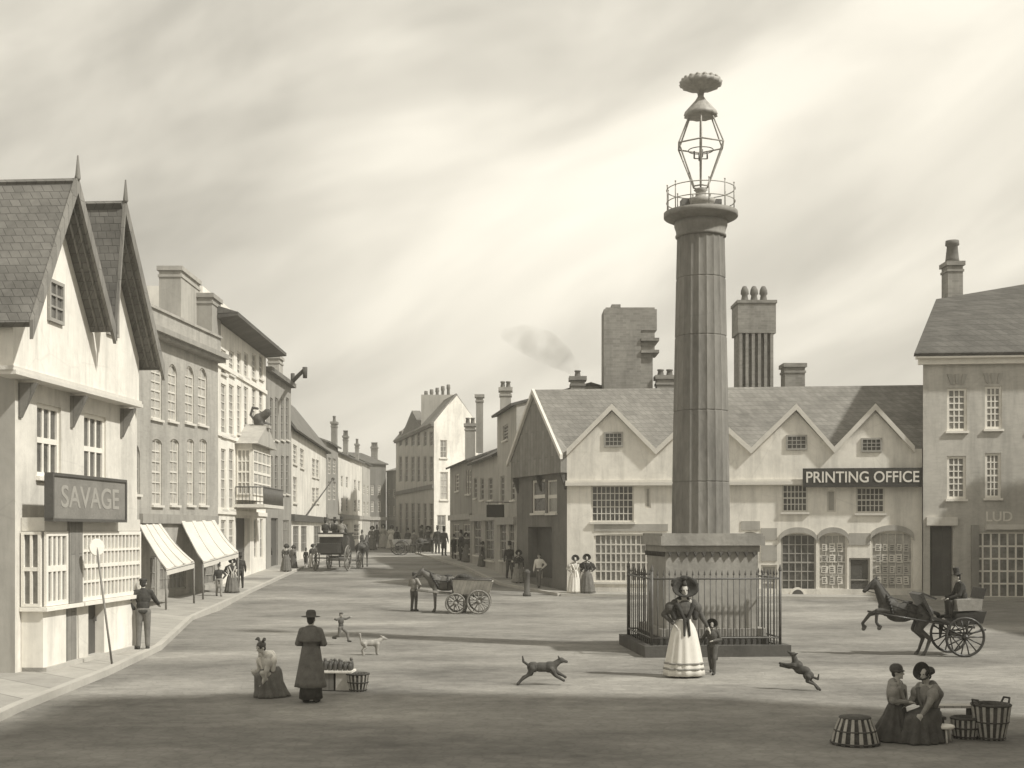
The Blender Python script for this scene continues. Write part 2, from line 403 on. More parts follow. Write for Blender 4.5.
class Bld:
    def __init__(s, name, loc, label, cat='house', group=None):
        s.L = Vector((loc[0], loc[1], gz(loc[1]))); s.root = thing(name, label, cat, s.L, 0, group); s.fs = []
    def part(s, name, mb, m, parent=None, label=None):
        o = obj(name, mb, m, parent or s.root, s.L)
        if o and label: o['label'] = label
        return o
    def fac(s, *a, **k): f = Fac(s, *a, **k); s.fs.append(f); return f
    def text(s, txt, F, u, z, d, size, m, parent, w=None, ext=.012):
        cu = bpy.data.curves.new('lettering', 'FONT'); cu.body = txt; cu.size = size; cu.extrude = ext; cu.align_x = 'CENTER'; cu.align_y = 'CENTER'; cu.offset = .012 * size
        cu.materials.append(G(m)); o = link('lettering', cu, parent)
        Mx = Matrix((F.u, Vector((0, 0, 1)), F.n)).transposed().to_4x4()
        bpy.context.view_layer.update()
        me = bpy.data.meshes.new_from_object(o.evaluated_get(bpy.context.evaluated_depsgraph_get())); k_ = w / max(.01, o.dimensions.x) if w else 1
        bpy.data.objects.remove(o); me.name = 'lettering'; o = link('lettering', me, parent)
        o.rotation_euler = Mx.to_euler(); o.location = F.pt(u, z, d) - s.L; o.scale.x = k_
        return o

def shell(B, F, D, m, top=True, z1=None, skew=None):
    """side walls, back and lid behind a front wall F"""
    z1 = F.z1 if z1 is None else z1; mb = MB(); z0 = F.z0
    a, b, c, d = F.pt(0, 0), F.pt(F.W, 0), F.pt(F.W, 0, -D), F.pt(0, 0, -D)
    if skew: c = c + F.u * skew[1]; d = d + F.u * skew[0]
    h = lambda p, z: Vector((p.x, p.y, z))
    for p, q in ((b, c), (c, d), (d, a)): mb.quad(h(p, z0), h(q, z0), h(q, z1), h(p, z1))
    if top: mb.quad(*[h(p, z1) for p in (a, b, c, d)])
    B.part('wall', mb, m); return a, b, c, d

def chimney(B, x, y, z0, z1, w, d, m='brick_mid', pots=1, pr=.11, ph=.5, rz=0, parent=None, cap=True):
    Rm = Matrix.Rotation(R(rz), 3, 'Z'); mb = MB()
    mb.box((x, y, (z0 + z1) / 2), (w, d, z1 - z0), Rm)
    if cap:
        mb.box((x, y, z1 - .05), (w + .16, d + .16, .18), Rm); mb.box((x, y, z1 - .35), (w + .08, d + .08, .1), Rm)
    c = B.part('chimney', mb, m, parent)
    for i in range(pots):
        p = MB(); off = Rm @ Vector(((i - (pots - 1) / 2) * (w / max(pots, 1)), 0, 0))
        p.lathe([(pr * 1.1, z1), (pr, z1 + ph * .2), (pr * .8, z1 + ph * .75), (pr * 1.05, z1 + ph * .8), (pr, z1 + ph), (pr * .6, z1 + ph), (pr * .6, z1 + ph * .8)], (x + off.x, y + off.y, .041), 12)
        B.part('chimney_pot', p, 'pot', c)
    return c

# ---- L1: timber framed house with two gables on the left
A = (X(15, 24.3), 24.3); Bp = (X(137, 30.7), 30.7)
H = Bld('gabled_house', A, 'white plastered house with two steep gables jutting over a bow fronted shop', 'house')
F = H.fac(A, Bp, 5.9, m='plaster_cream')
shell(H, F, 8, 'plaster_grey', top=False, z1=7.1)
for r in ((37, 405, 61, 477), (84, 415, 106, 484)):
    F.pw(*r, 3, 2, bar=.07, fr=.09, pane='pane_dark')
F.grid(z1=5.9)
H.part('wall', F.mb, 'plaster_cream')
# jetty moulding, upper wall with gables
mb = MB(); ja, jb = F.pix(13, 390, .3)[0], F.pix(140, 400, .3)[0]; F.box(mb, ja - .05, jb, 5.84, 5.92, -.1, .38); F.box(mb, ja - .08, jb + .02, 5.92, 5.998, -.1, .34); H.part('jetty_beam', mb, 'paint_cream')
mb = MB()
for u in (F.pix(18, 410)[0], F.pix(70, 410)[0], F.pix(120, 410)[0]):
    mb = MB(); mb.hexa([F.pt(u, 5.1, 0), F.pt(u + .12, 5.1, 0), F.pt(u + .12, 5.1, .04), F.pt(u, 5.1, .04)], [F.pt(u, 5.78, 0), F.pt(u + .12, 5.78, 0), F.pt(u + .12, 5.78, .36), F.pt(u, 5.78, .36)]); H.part('bracket', mb, 'timber_mid')
um = F.pix(93, 344, .3)[0]; ev, ap = 7.15, 10.2; OV = .46
up = Fac(H, A, Bp, ev, z0=6.0, m='plaster_cream', d=.3)
mb = MB(); spans = ((up.pix(13, 350)[0], um), (um, up.pix(139, 350)[0]))
for a, b in spans:
    c = up.pix(75 if a < um else 123, 190, OV)[0]; th = .3
    ap = up.pix(75 if a < um else 123, 183 if a < um else 205, OV)[1]
    pts = [(a, 6.0), (b, 6.0), (b, ev), (c, ap - .12), (a, ev)]
    mb.hexa([up.pt(u, z, -th) for u, z in pts], [up.pt(u, z, 0) for u, z in pts])
H.part('gable_wall', mb, 'plaster_white')
for (x0, y0, x1, y1) in ((47, 281, 62, 323), (106, 305, 117, 336)):
    up.pw(x0, y0, x1, y1, 2, 3, frame='paint_grey', pane='pane_dark', op=False, sill=False, bar=.04)
for k, (a, b) in enumerate(spans):
    c = up.pix(75 if k == 0 else 123, 190, OV)[0]; e = .30; ap = up.pix(75 if k == 0 else 123, 183 if k == 0 else 205, OV)[1]; sl = (ap - ev) / (c - a); rf = MB(); verge = MB()
    for sg, side in ((-1, a), (1, b)):
        oe = e if (k == 0 and sg < 0) or (k == 1 and sg > 0) else 0.0
        sl = (ap - ev) / abs(c - side); lo = side + sg * oe; zlo = ev - oe * sl + .10
        if oe == 0: lo -= sg * .02; zlo += .02 * sl
        pts = [up.pt(lo, zlo, OV), up.pt(c, ap + .1, OV), up.pt(c, ap + .1, -8.3), up.pt(lo, zlo, -8.3)]
        rf.slab(pts, .14)
        q = [up.pt(lo, zlo + .04, OV + .07), up.pt(c, ap + .16, OV + .07), up.pt(c, ap + .16, OV + .003), up.pt(lo, zlo + .04, OV + .003)]
        verge.hexa([p - Vector((0, 0, .36)) for p in q], q)
        ns = up.pt(lo, zlo, .02); ms = up.pt(c, ap + .1, .02); ns = ns.lerp(ms, .07)      # rafters under the overhang
        for dd in (.16, .33):
            o1 = up.n * dd; w_ = Vector((0, 0, -.24)); verge.cap(ns + o1 + w_, ms + o1 + w_, .03, .03, 5, False)
    fin = up.pt(c, ap + .1, OV + .06); verge.cap(fin, fin + Vector((0, 0, .45)), .06, .015, 6)
    ro = H.part('roof', rf, 'roof_tile'); H.part('bargeboard', verge, 'timber_mid', ro)
# ground floor shop: projecting bay with corner, door, stallriser
_s = Fac(H, A, Bp, 2.9, d=.45); SH = Fac(H, _s.pt(_s.pix(43, 600)[0], 0)[:2], _s.pt(_s.pix(139, 600)[0], 0)[:2], 2.9, m='plaster_cream')
zl = SH.pix(100, 603)[1]; zt = SH.pix(70, 531)[1]; ztop = SH.pix(70, 518)[1]
u_p0, u_p1 = SH.pix(66, 560)[0], SH.pix(79, 560)[0]
mb = MB(); SH.box(mb, 0, u_p0, -.2, zl, -.44, 0); H.part('stall_riser', mb, 'plaster_white'); mb = MB(); b_ = SH.pix(113, 625)[0]
SH.box(mb, SH.pix(104, 625)[0], SH.W, -.2, zl, -.44, 0)
H.part('stall_riser', mb, 'plaster_white')
mb = MB(); SH.box(mb, -.08, SH.W + .08, zl, zl + .08, -.44, .12); H.part('ledge', mb, 'paint_white')
mb = MB(); SH.box(mb, 0, SH.W, zt, ztop, -.44, .03); H.part('fascia', mb, 'paint_cream')
mb = MB(); SH.box(mb, u_p0, u_p1, .1, zl - .004, -.44, -.05); SH.box(mb, u_p0, u_p1, zl + .09, ztop + .05, -.44, .08); H.part('pilaster', mb, 'timber_mid')
w = SH.win((.02, u_p0 - .02, zl + .09, zt - .01), 4, 2, bar=.075, fr=.09, pane='pane_mid', op=False, sill=False, name='shop_window')
w = SH.win((u_p1 + .02, SH.W - .02, zl + .09, zt - .01), 15, 4, bar=.05, fr=.08, pane='pane_pale', op=False, sill=False, name='shop_window')
SD = Fac(H, (SH.pt(0, 0, -.44)[:2]), (SH.pt(0, 0)[:2]), 3)
SD.win((.02, SD.W - .02, zl + .09, zt - .01), 2, 2, bar=.05, fr=.06, pane='pane_mid', op=False, sill=False, name='shop_window')
mb = MB(); SH.box(mb, .02, u_p0 - .02, zl + .08, zt, -.44, -.0); SH.box(mb, u_p1 + .02, SH.W - .02, zl + .08, zt, -.44, 0); H.part('shop_body', mb, 'paint_grey')
mb = MB(); SH.box(mb, SH.pix(91, 625)[0], SH.pix(104, 625)[0], .05, zl - .01, -.44, -.2); dr = H.part('door', mb, 'paint_dark')
mb = MB(); SH.box(mb, SH.pix(102, 625)[0], SH.pix(103, 625)[0], .9, 1.0, -.2, -.14); H.part('handle', mb, 'iron_grey', dr)
mb = MB(); SH.box(mb, u_p1, SH.pix(91, 625)[0], .0, zl - .004, -.44, -.06); H.part('stall_riser', mb, 'plaster_cream')
mb = MB(); SH.box(mb, 0, SH.W, 0, .2, -.43, .07); H.part('plinth', mb, 'kerb_stone')
# sign board on the house
sg = SH.rect(53, 479, 125, 519, .25); u0, u1, z0, z1 = sg
mb = MB(); SH.box(mb, u0, u1, z0, z1, .12, .25); sb = H.part('sign_board', mb, 'sign_board')
mb = MB()
for a, b, c, e in ((u0 - .05, u1 + .05, z0 - .06, z0), (u0 - .05, u1 + .05, z1, z1 + .06), (u0 - .06, u0, z0, z1), (u1, u1 + .06, z0, z1)): SH.box(mb, a, b, c, e, .10, .28)
H.part('frame', mb, 'paint_dark', sb)
t = H.text('SAVAGE', SH, (u0 + u1) / 2, (z0 + z1) / 2, .252, .62, 'letter_grey', sb, w=(u1 - u0) * .80, ext=.004)

# ---- L2: long grey building with arched windows and parapet
def line(px0, Y0, px1, Y1, ext0=0):
    a = Vector((X(px0, Y0), Y0)); b = Vector((X(px1, Y1), Y1)); u = (b - a).normalized(); return tuple(a - u * ext0), tuple(b)
a, b = line(150, 46.5, 218, 54, 14)
H = Bld('town_house', a, 'long grey fronted town house with two rows of arched windows and a big pale chimney', 'house', 'houses down the left side of the street')
F = H.fac(a, b, 10.1, m='brick_grey')
shell(H, F, 9, 'brick_grey', z1=10.6)
for x0, x1, ya, yb in ((151, 162, 362, 419), (168, 177, 364, 421), (185, 194, 366, 423), (198, 207, 368, 425)): F.pw(x0, ya, x1, yb, 2, 6, pane='pane_pale', arch=1, frame='paint_cream', bar=.04)
for x0, x1 in ((152, 162), (170, 179), (187, 194), (199, 207)): F.pw(x0, 439, x1, 505, 2, 6, pane='pane_pale', arch=.4, frame='paint_cream', bar=.04)
F.pw(129, 443, 140, 494, 2, 4, pane='pane_dark', frame='paint_grey', arch=1)
for x0, x1, y0, y1 in ((150, 157, 556, 604), (199, 215, 556, 585)): F.pw(x0, y0, x1, y1, 2, 3, frame='paint_grey', pane='pane_mid', sill=False)
F.pw(160, 556, 186, 590, 6, 3, frame='paint_grey', pane='pane_mid', sill=False, name='shop_window')
F.grid(); H.part('wall', F.mb, 'brick_grey')
mb = MB(); F.box(mb, -.2, F.W, 10.1, 10.25, -.2, .35); F.box(mb, -.2, F.W, 10.25, 10.45, -.2, .5); cn = H.part('cornice', mb, 'plaster_dim')
mb = MB(); F.box(mb, 0, F.W, 10.45, 11.15, -.5, .12); F.box(mb, -.05, F.W, 11.15, 11.25, -.55, .2); H.part('parapet', mb, 'brick_grey')
mb = MB(); F.box(mb, F.pix(150, 545)[0] - 1, F.W - .3, 3.15, 3.5, 0, .14); H.part('fascia', mb, 'plaster_dim')
mb = MB(); mb.slab([F.pt(0, 10.7, -.6), F.pt(F.W, 10.7, -.6), F.pt(F.W, 12.9, -5), F.pt(0, 12.9, -5)], .15); mb.slab([F.pt(0, 10.7, -9), F.pt(F.W, 10.7, -9), F.pt(F.W, 12.9, -5.0), F.pt(0, 12.9, -5.0)], .15); H.part('roof', mb, 'slate')
q = F.pt(F.pix(164, 290)[0] , 0, -2.2)
def stack(B, px0, px1, pytop, Y, z0, dep, **k):
    x0, x1 = X(px0, Y), X(px1, Y); return chimney(B, (x0 + x1) / 2, Y + dep / 2, z0, EYE + (HZ - pytop) / FP * Y, x1 - x0, dep, **k)
c = stack(H, 159, 181, 267, 50.5, 10.5, 3.0, m='plaster_grey', pots=0)
c = stack(H, 191, 212, 294, 53, 10.5, 1.6, m='plaster_dim', pots=0)

# awnings over the shops
def awning(F, pt0, pt1, pb0, pb1, d0, d1, label, col='canvas'):
    """pt: pixels of the fixed edge on the wall at d0; pb: pixels of the front edge hanging at d1"""
    T = [F.pt(*F.pix(*pt0, d0), d0), F.pt(*F.pix(*pt1, d0), d0)]; Bq = [F.pt(*F.pix(*pb0, d1), d1), F.pt(*F.pix(*pb1, d1), d1)]
    root = thing('awning', label, 'awning', Vector((T[0].x, T[0].y, gz(T[0].y))), 0, 'shop awnings'); L = root.location.copy()
    mb = MB(); N_ = 10; M_ = 6; g = []
    for i in range(N_ + 1):
        for j in range(M_ + 1):
            s, t = i / N_, j / M_; p = T[0].lerp(T[1], s).lerp(Bq[0].lerp(Bq[1], s), t); p.z -= .12 * math.sin(math.pi * t) + .03 * math.sin(s * 19) * t; g.append(p)
    for i in range(N_):
        for j in range(M_): k = i * (M_ + 1) + j; mb.add([g[k], g[k + 1], g[k + M_ + 2], g[k + M_ + 1]], [(0, 1, 2, 3)])
    o = obj('canopy', mb, col, root, L); so = o.modifiers.new('thick', 'SOLIDIFY'); so.thickness = .03
    va = MB()
    for s in range(N_):
        p, q = Bq[0].lerp(Bq[1], s / N_), Bq[0].lerp(Bq[1], (s + 1) / N_); va.hexa([p - Vector((0, 0, .22)), q - Vector((0, 0, .22)), q + F.n * .02 - Vector((0, 0, .22)), p + F.n * .02 - Vector((0, 0, .22))], [p, q, q + F.n * .02, p + F.n * .02])
    obj('valance', va, col, root, L)
    for p in Bq:
        pm = MB(); pm.bar(p - Vector((0, 0, .1)), (p.x, p.y, gz(p.y) + .1), .035); obj('pole', pm, 'timber_mid', root, L)
    fr = MB()
    for p, q in zip(T, Bq): fr.bar(p - Vector((0, 0, .06)), q - Vector((0, 0, .1)), .025)
    fr.bar(Bq[0] - Vector((0, 0, .05)), Bq[1] - Vector((0, 0, .05)), .03); obj('frame', fr, 'timber_mid', root, L)
awning(F, (139, 525), (160, 524), (166, 569), (194, 562), .1, 2.0, 'pale canvas shop awning nearest the gabled house')
awning(F, (181, 521), (214, 520), (203, 562), (238, 552), .1, 1.7, 'pale canvas shop awning, the farther of two, beside the white house')

# ---- L3: white house with deep eaves, oriel bay
a, b = line(216, 54.1, 266, 66)
H = Bld('town_house', a, 'tall white town house with dark deep eaves and a pedimented oriel bay', 'house', 'houses down the left side of the street')
F = H.fac(a, b, 12.0, m='plaster_white'); shell(H, F, 9, 'plaster_white')
cols = ((221, 226), (229, 234), (237, 241), (244, 248), (252, 256), (259, 263))
for i, (x0, x1) in enumerate(cols):
    F.pw(x0, 350 + i, x1, 374 + i, 2, 4, pane='pane_mid', bar=.04, frame='paint_cream'); F.pw(x0, 384 + i, x1, 436 - i, 2, 6, pane='pane_mid', bar=.04, frame='paint_cream')
for x0, x1 in cols[:2]: F.pw(x0, 449, x1, 509, 2, 6, pane='pane_mid', bar=.04, frame='paint_cream'); F.pw(x0, 520, x1, 552, 2, 4, pane='pane_mid', bar=.04, frame='paint_cream', sill=False)
for x0, x1 in ((254, 257), (260, 263)): F.pw(x0, 519, x1, 558, 1, 4, pane='pane_mid', frame='paint_cream', sill=False)
dr = F.rect(236, 518, 250, 572); F.ops.append(dr)
F.grid(reveal=.35); H.part('wall', F.mb, 'plaster_white')
mb = MB(); F.box(mb, *dr, -.34, -.28); d_ = H.part('door', mb, 'paint_dark'); mb = MB(); F.box(mb, dr[1] - .35, dr[1] - .25, dr[2] + 1, dr[2] + 1.1, -.28, -.22); H.part('handle', mb, 'iron_grey', d_)
mb = MB(); 
for z in (F.pix(240, 377)[1], F.pix(240, 441)[1], F.pix(240, 513)[1]): F.box(mb, 0, F.W, z - .1, z + .1, 0, .08)
H.part('string_course', mb, 'paint_white')
mb = MB(); 
lo = [F.pt(-.2, 12.0, -.2), F.pt(F.W + .2, 12.0, -.2), F.pt(F.W + .5, 12.15, 1.0), F.pt(-.3, 12.15, 1.0)]; hi = [p + Vector((0, 0, .16)) for p in lo]
mb.hexa(lo, hi); rf = H.part('roof', mb, 'slate')
mb = MB(); mb.hexa([F.pt(-.2, 12.17, -.6), F.pt(F.W, 12.17, -.6), F.pt(F.W + .4, 12.32, .95), F.pt(-.2, 12.32, .95)], [F.pt(-.1, 12.8, -.6), F.pt(F.W, 12.8, -.6), F.pt(F.W, 12.8, -.5), F.pt(0, 12.8, -.5)]); H.part('tiles', mb, 'slate', rf)
mb = MB(); F.box(mb, .2, F.W, 12.0, 13.5, -6, -.62); H.part('attic', mb, 'plaster_white')
chimney(H, F.pt(2, 0, -5).x, F.pt(2, 0, -5).y, 12, 14.2, 1.4, .9, 'plaster_dim', 0)
# oriel bay
dB = .75; BF = Fac(H, F.pt(0, 0)[:2], F.pt(F.W, 0)[:2], 5, d=dB)
u0, u1, z0, z1 = BF.rect(252, 452, 270, 498); zb = z0 - .15
mb = MB(); BF.box(mb, u0, u1, zb, z1 + .25, -dB, 0); bay = H.part('oriel_bay', mb, 'plaster_white')
mb = MB()
pts = [(u0 - .3, z1 + .25), (u1 + .3, z1 + .25), ((u0 + u1) / 2, z1 + 1.35)]
mb.hexa([BF.pt(u, z, -dB + .01) for u, z in pts], [BF.pt(u, z, .3) for u, z in pts]); H.part('pediment', mb, 'plaster_grey', bay)
BF.win((u0 + .1, u1 - .1, z0 + .1, z1), 4, 4, op=False, sill=False, pane='pane_pale', bar=.07)
SD = Fac(H, BF.pt(u0, 0, -dB)[:2], BF.pt(u0, 0)[:2], 3); SD.win((.05, SD.W - .05, z0 + .1, z1), 3, 4, op=False, sill=False, pane='pane_pale', bar=.05)
mb = MB(); BF.box(mb, u0 - .4, u1 + .3, zb - .35, zb - .2, -dB, .65)
bl = H.part('balcony', mb, 'paint_cream')
mb = MB(); 
P = [BF.pt(u0 - .35, zb - .2, -dB + .05), BF.pt(u0 - .35, zb - .2, .6), BF.pt(u1 + .25, zb - .2, .6)]
up_ = Vector((0, 0, .8))
for p, q in zip(P, P[1:]):
    mb.bar(p + up_, q + up_, .035); n_ = int((q - p).length / .16)
    for i in range(n_ + 1): r_ = p.lerp(q, i / n_); mb.bar(r_, r_ + up_, .015, n=4)
H.part('railing', mb, 'iron_grey', bl)
STAT = BF.pt((u0 + u1) / 2, z1 + 1.22, -.1)

# ---- L4: narrow dark house
a, b = line(266.5, 66.1, 291, 74)
H = Bld('town_house', a, 'narrow dark grey house with tall window strips and a hoisting beam above', 'house', 'houses down the left side of the street')
F = H.fac(a, b, 11.3, m='plaster_dim'); shell(H, F, 9, 'plaster_dim')
for x0, x1 in ((270, 273), (275, 278), (281, 284), (286, 289)): F.pw(x0, 398, x1, 440, 1, 5, pane='pane_dark', frame='paint_grey'); F.pw(x0, 456, x1, 494, 1, 5, pane='pane_dark', frame='paint_grey')
F.pw(283, 520, 289, 548, 3, 3, pane='pane_mid', frame='paint_grey', sill=False, name='shop_window')
dr = F.rect(271, 518, 278, 566); F.ops.append(dr); F.grid(); H.part('wall', F.mb, 'plaster_dim')
mb = MB(); F.box(mb, *dr, -.2, -.12); d_ = H.part('door', mb, 'paint_dark')
mb = MB(); F.box(mb, -.05, F.W + .1, 11.3, 11.55, -.4, .3); H.part('cornice', mb, 'plaster_dark')
mb = MB(); mb.slab([F.pt(0, 11.5, -.4), F.pt(F.W, 11.5, -.4), F.pt(F.W, 12.4, -4), F.pt(0, 12.4, -4)], .12); H.part('roof', mb, 'slate')
stack(H, 268, 279, 356, 70, 11.2, 1.2, m='plaster_grey', pots=1, pr=.2, ph=.6)
p = F.pt(F.W - .6, 11.7, .25); e = F.pt(*F.pix(305, 369, 1.6), 1.6)
mb = MB(); mb.bar(p, e, .13, .1, 8); mb.bar(e + Vector((0, 0, .1)), e - Vector((0, 0, .5)), .14, .12, 8); mb.bar(F.pt(F.W - .6, 11.4, .2), F.pt(F.W - .6, 12.1, .2), .12, n=6); H.part('hoist_beam', mb, 'timber_dark')

# ---- L5
a, b = line(291.3, 74.2, 326, 96)
H = Bld('town_house', a, 'pale two storey house with a dark hipped roof behind the coach', 'house', 'houses down the left side of the street')
F = H.fac(a, b, 8.9, m='plaster_grey'); shell(H, F, 7, 'plaster_grey')
for r in ((293, 445, 297, 464), (293, 477, 297, 503), (300, 449, 304, 468), (312, 459, 315.5, 477), (316, 460, 319, 478), (312, 488, 315.5, 503), (316, 488, 319, 503)): F.pw(*r, 2, 4, pane='pane_mid', frame='paint_cream', bar=.05)
for x0, x1 in ((293, 299), (301, 307), (314, 321)): F.pw(x0, 526, x1, 552, 4, 3, pane='pane_dark', frame='paint_grey', sill=False, name='shop_window')
F.grid(); H.part('wall', F.mb, 'plaster_cream')
mb = MB(); z = F.pix(300, 519)[1]; F.box(mb, 0, F.W, z - .15, z + .25, 0, .2); H.part('fascia', mb, 'paint_dark')
mb = MB(); mb.slab([F.pt(-.1, 8.85, .4), F.pt(F.W + .2, 8.85, .4), F.pt(F.W - 4, 11.9, -1.9), F.pt(0, 11.9, -1.9)], .12)
mb.slab([F.pt(F.W + .2, 8.85, .4), F.pt(F.W + .2, 8.85, -7.4), F.pt(F.W - 4, 11.9, -1.9)], .12)
mb.slab([F.pt(-.1, 8.85, -7.4), F.pt(F.W + .2, 8.85, -7.4), F.pt(F.W - 4, 11.9, -1.9), F.pt(0, 11.9, -1.9)], .12)
mb.quad(F.pt(0, 8.8, .2), F.pt(0, 11.8, -1.9), F.pt(0, 8.8, -7)); H.part('roof', mb, 'roof_tile')
FL5 = F
# ---- L6.. far houses of the left side
def simple_house(pa, Ya, pb, Yb, pytop, pyridge, label, wall, roof, wins, D=8, chims=(), shop=True, wf='paint_cream', wp='pane_dark', group='houses down the left side of the street'):
    a, b = line(pa, Ya, pb, Yb); ym = (Ya + Yb) / 2; z1 = EYE + (HZ - pytop) / FP * ym; zr = EYE + (HZ - pyridge) / FP * (ym + 2)
    H = Bld('town_house', a, label, 'house', group); F = H.fac(a, b, z1, m=wall); shell(H, F, D, wall, top=True)
    for r in wins: F.pw(*r, 2, 4, pane=wp, frame=wf, bar=.05, sill=ym < 90)
    F.grid(); H.part('wall', F.mb, wall)
    mb = MB(); mb.slab([F.pt(-.1, z1 - .05, .3), F.pt(F.W + .1, z1 - .05, .3), F.pt(F.W + .1, zr, -D / 2), F.pt(-.1, zr, -D / 2)], .12)
    mb.slab([F.pt(-.1, z1 - .05, -D - .3), F.pt(F.W + .1, z1 - .05, -D - .3), F.pt(F.W + .1, zr, -D / 2), F.pt(-.1, zr, -D / 2)], .12)
    H.part('roof', mb, roof)
    gb = MB()
    for u in (0.02, F.W - .02): gb.hexa([F.pt(u, z1, 0), F.pt(u, z1, -D), F.pt(u, zr - .12, -D / 2)], [F.pt(u + (.08 if u < 1 else -.08), z1, 0), F.pt(u + (.08 if u < 1 else -.08), z1, -D), F.pt(u + (.08 if u < 1 else -.08), zr - .12, -D / 2)])
    H.part('gable', gb, wall)
    if shop:
        mb = MB(); F.box(mb, 0, F.W, gz(ym) + 2.6, gz(ym) + 2.95, 0, .15); H.part('fascia', mb, 'paint_grey')
    for (px0, px1, pt, np_) in chims: 
        Yc = ym + 3; stack(H, px0, px1, pt, Yc, z1, .9, pots=np_, m='brick_mid', pr=.13, ph=.5)
    return H, F
simple_house(326.3, 96.2, 338, 104, 444, 428, 'narrow grey house just beyond the hipped roof, half hidden by the coach party', 'plaster_dim', 'roof_tile_pale', [(328, 458, 331, 474), (333, 459, 336, 474), (328, 482, 331, 500), (333, 482, 336, 500), (328, 522, 335, 542)], chims=((331, 336, 422, 1),))
simple_house(338.3, 104.5, 352, 114, 455, 440, 'small white house with pale tiled roof halfway down the street', 'plaster_white', 'roof_tile_pale', [(341, 476, 343, 487), (346, 477, 348, 488), (341, 498, 343, 512), (346, 498, 348, 512), (341, 524, 348, 542)], chims=((343, 347, 436, 2),))
simple_house(352.2, 114.5, 362, 122, 460, 448, 'cream low house far down the left pavement', 'plaster_cream', 'roof_tile_pale', [(354, 480, 356, 490), (358, 481, 360, 491), (354, 500, 356, 512), (358, 500, 360, 512), (354, 524, 360, 540)], chims=((355, 358, 444, 1),))
simple_house(362.3, 122.5, 370, 130, 463, 452, 'farthest grey house of the left row before the dark end house', 'plaster_grey', 'slate', [(363.5, 485, 365, 494), (367, 486, 368.5, 495), (363.5, 502, 365, 514), (367, 502, 368.5, 514)])
simple_house(368, 133, 386, 135, 463, 452, 'dark gabled house with tall chimney pots closing the end of the street', 'plaster_dark', 'slate', [(371, 485, 374, 495), (378, 485, 381, 495), (371, 501, 374, 512), (378, 501, 381, 512), (371, 521, 374, 540), (378, 521, 381, 540)], chims=((371, 377, 447, 3),), group='houses closing the street end')
simple_house(386.5, 137, 402, 133, 470, 460, 'low pale fronted house at the street end beside the tall dark corner block', 'plaster_dim', 'roof_tile_pale', [(388, 489, 390, 498), (393, 489, 395, 498), (388, 506, 390, 516), (393, 506, 395, 516)], group='houses closing the street end')

# ---- R4: tall corner block, left front's shade put into darker plaster, white end wall
pc = (X(434, 95), 95.0); pl = (X(396, 114), 114.0); pr = (X(478, 97), 97.0)
H = Bld('corner_block', pc, 'tall three storey corner block, street front darkened for shade, bare white end wall', 'house', 'houses up the right side of the street')
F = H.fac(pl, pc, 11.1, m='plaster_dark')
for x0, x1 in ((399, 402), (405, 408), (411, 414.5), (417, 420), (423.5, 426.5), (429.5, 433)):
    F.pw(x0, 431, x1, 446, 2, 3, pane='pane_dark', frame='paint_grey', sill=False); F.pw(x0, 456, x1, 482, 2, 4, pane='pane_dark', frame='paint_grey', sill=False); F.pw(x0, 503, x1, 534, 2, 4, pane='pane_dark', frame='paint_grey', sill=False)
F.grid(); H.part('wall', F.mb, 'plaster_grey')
E = H.fac(pc, pr, 11.1, m='plaster_white'); E.pw(440, 472, 448, 500, 2, 4, pane='pane_pale', frame='paint_cream'); E.pw(440, 440, 447, 458, 2, 3, pane='pane_mid', frame='paint_cream'); E.pw(437, 515, 446, 545, 2, 3, pane='pane_mid', frame='paint_cream', sill=False)
E.grid(); H.part('end_wall', E.mb, 'plaster_white')
mb = MB(); bk = Vector((pr[0] + pl[0] - pc[0], pr[1] + pl[1] - pc[1], 0)); z0 = .5
for p, q in ((Vector((*pr, 0)), bk), (bk, Vector((*pl, 0)))): mb.quad(*[Vector((v.x, v.y, z)) for v, z in ((p, z0), (q, z0), (q, 11.1), (p, 11.1))])
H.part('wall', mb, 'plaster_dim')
mid = lambda p, q, z: Vector(((p[0] + q[0]) / 2, (p[1] + q[1]) / 2, z)); V3 = lambda p, z: Vector((p[0], p[1], z))
r0, r1 = mid(pc, pr, 13.3), mid(pl, bk, 13.3)
mb = MB(); mb.hexa([V3(pc, 11.1), V3(pr, 11.1), r0], [V3(pc, 11.1) + Vector((0, .3, 0)), V3(pr, 11.1) + Vector((0, .3, 0)), r0 + Vector((0, .3, 0))]); H.part('gable', mb, 'plaster_white')
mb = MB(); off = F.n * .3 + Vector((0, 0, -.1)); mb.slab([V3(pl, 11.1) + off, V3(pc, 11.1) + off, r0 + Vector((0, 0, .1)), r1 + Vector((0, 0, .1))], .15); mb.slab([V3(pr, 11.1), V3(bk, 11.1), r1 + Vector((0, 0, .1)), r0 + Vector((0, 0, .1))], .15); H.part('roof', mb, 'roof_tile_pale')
mb = MB()
pts = [(F.pix(402, 430)[0], 11.1), (F.pix(422, 430)[0], 11.1), (F.pix(413, 430)[0], 12.9)]
mb.hexa([F.pt(u, z, -.6) for u, z in pts], [F.pt(u, z, .1) for u, z in pts]); H.part('pediment', mb, 'plaster_dark')
mb = MB(); F.box(mb, 0, F.W, 10.8, 11.1, 0, .2); F.box(mb, 0, F.W, F.pix(415, 492)[1], F.pix(415, 488)[1], 0, .15); H.part('cornice', mb, 'plaster_dark')
ch = None
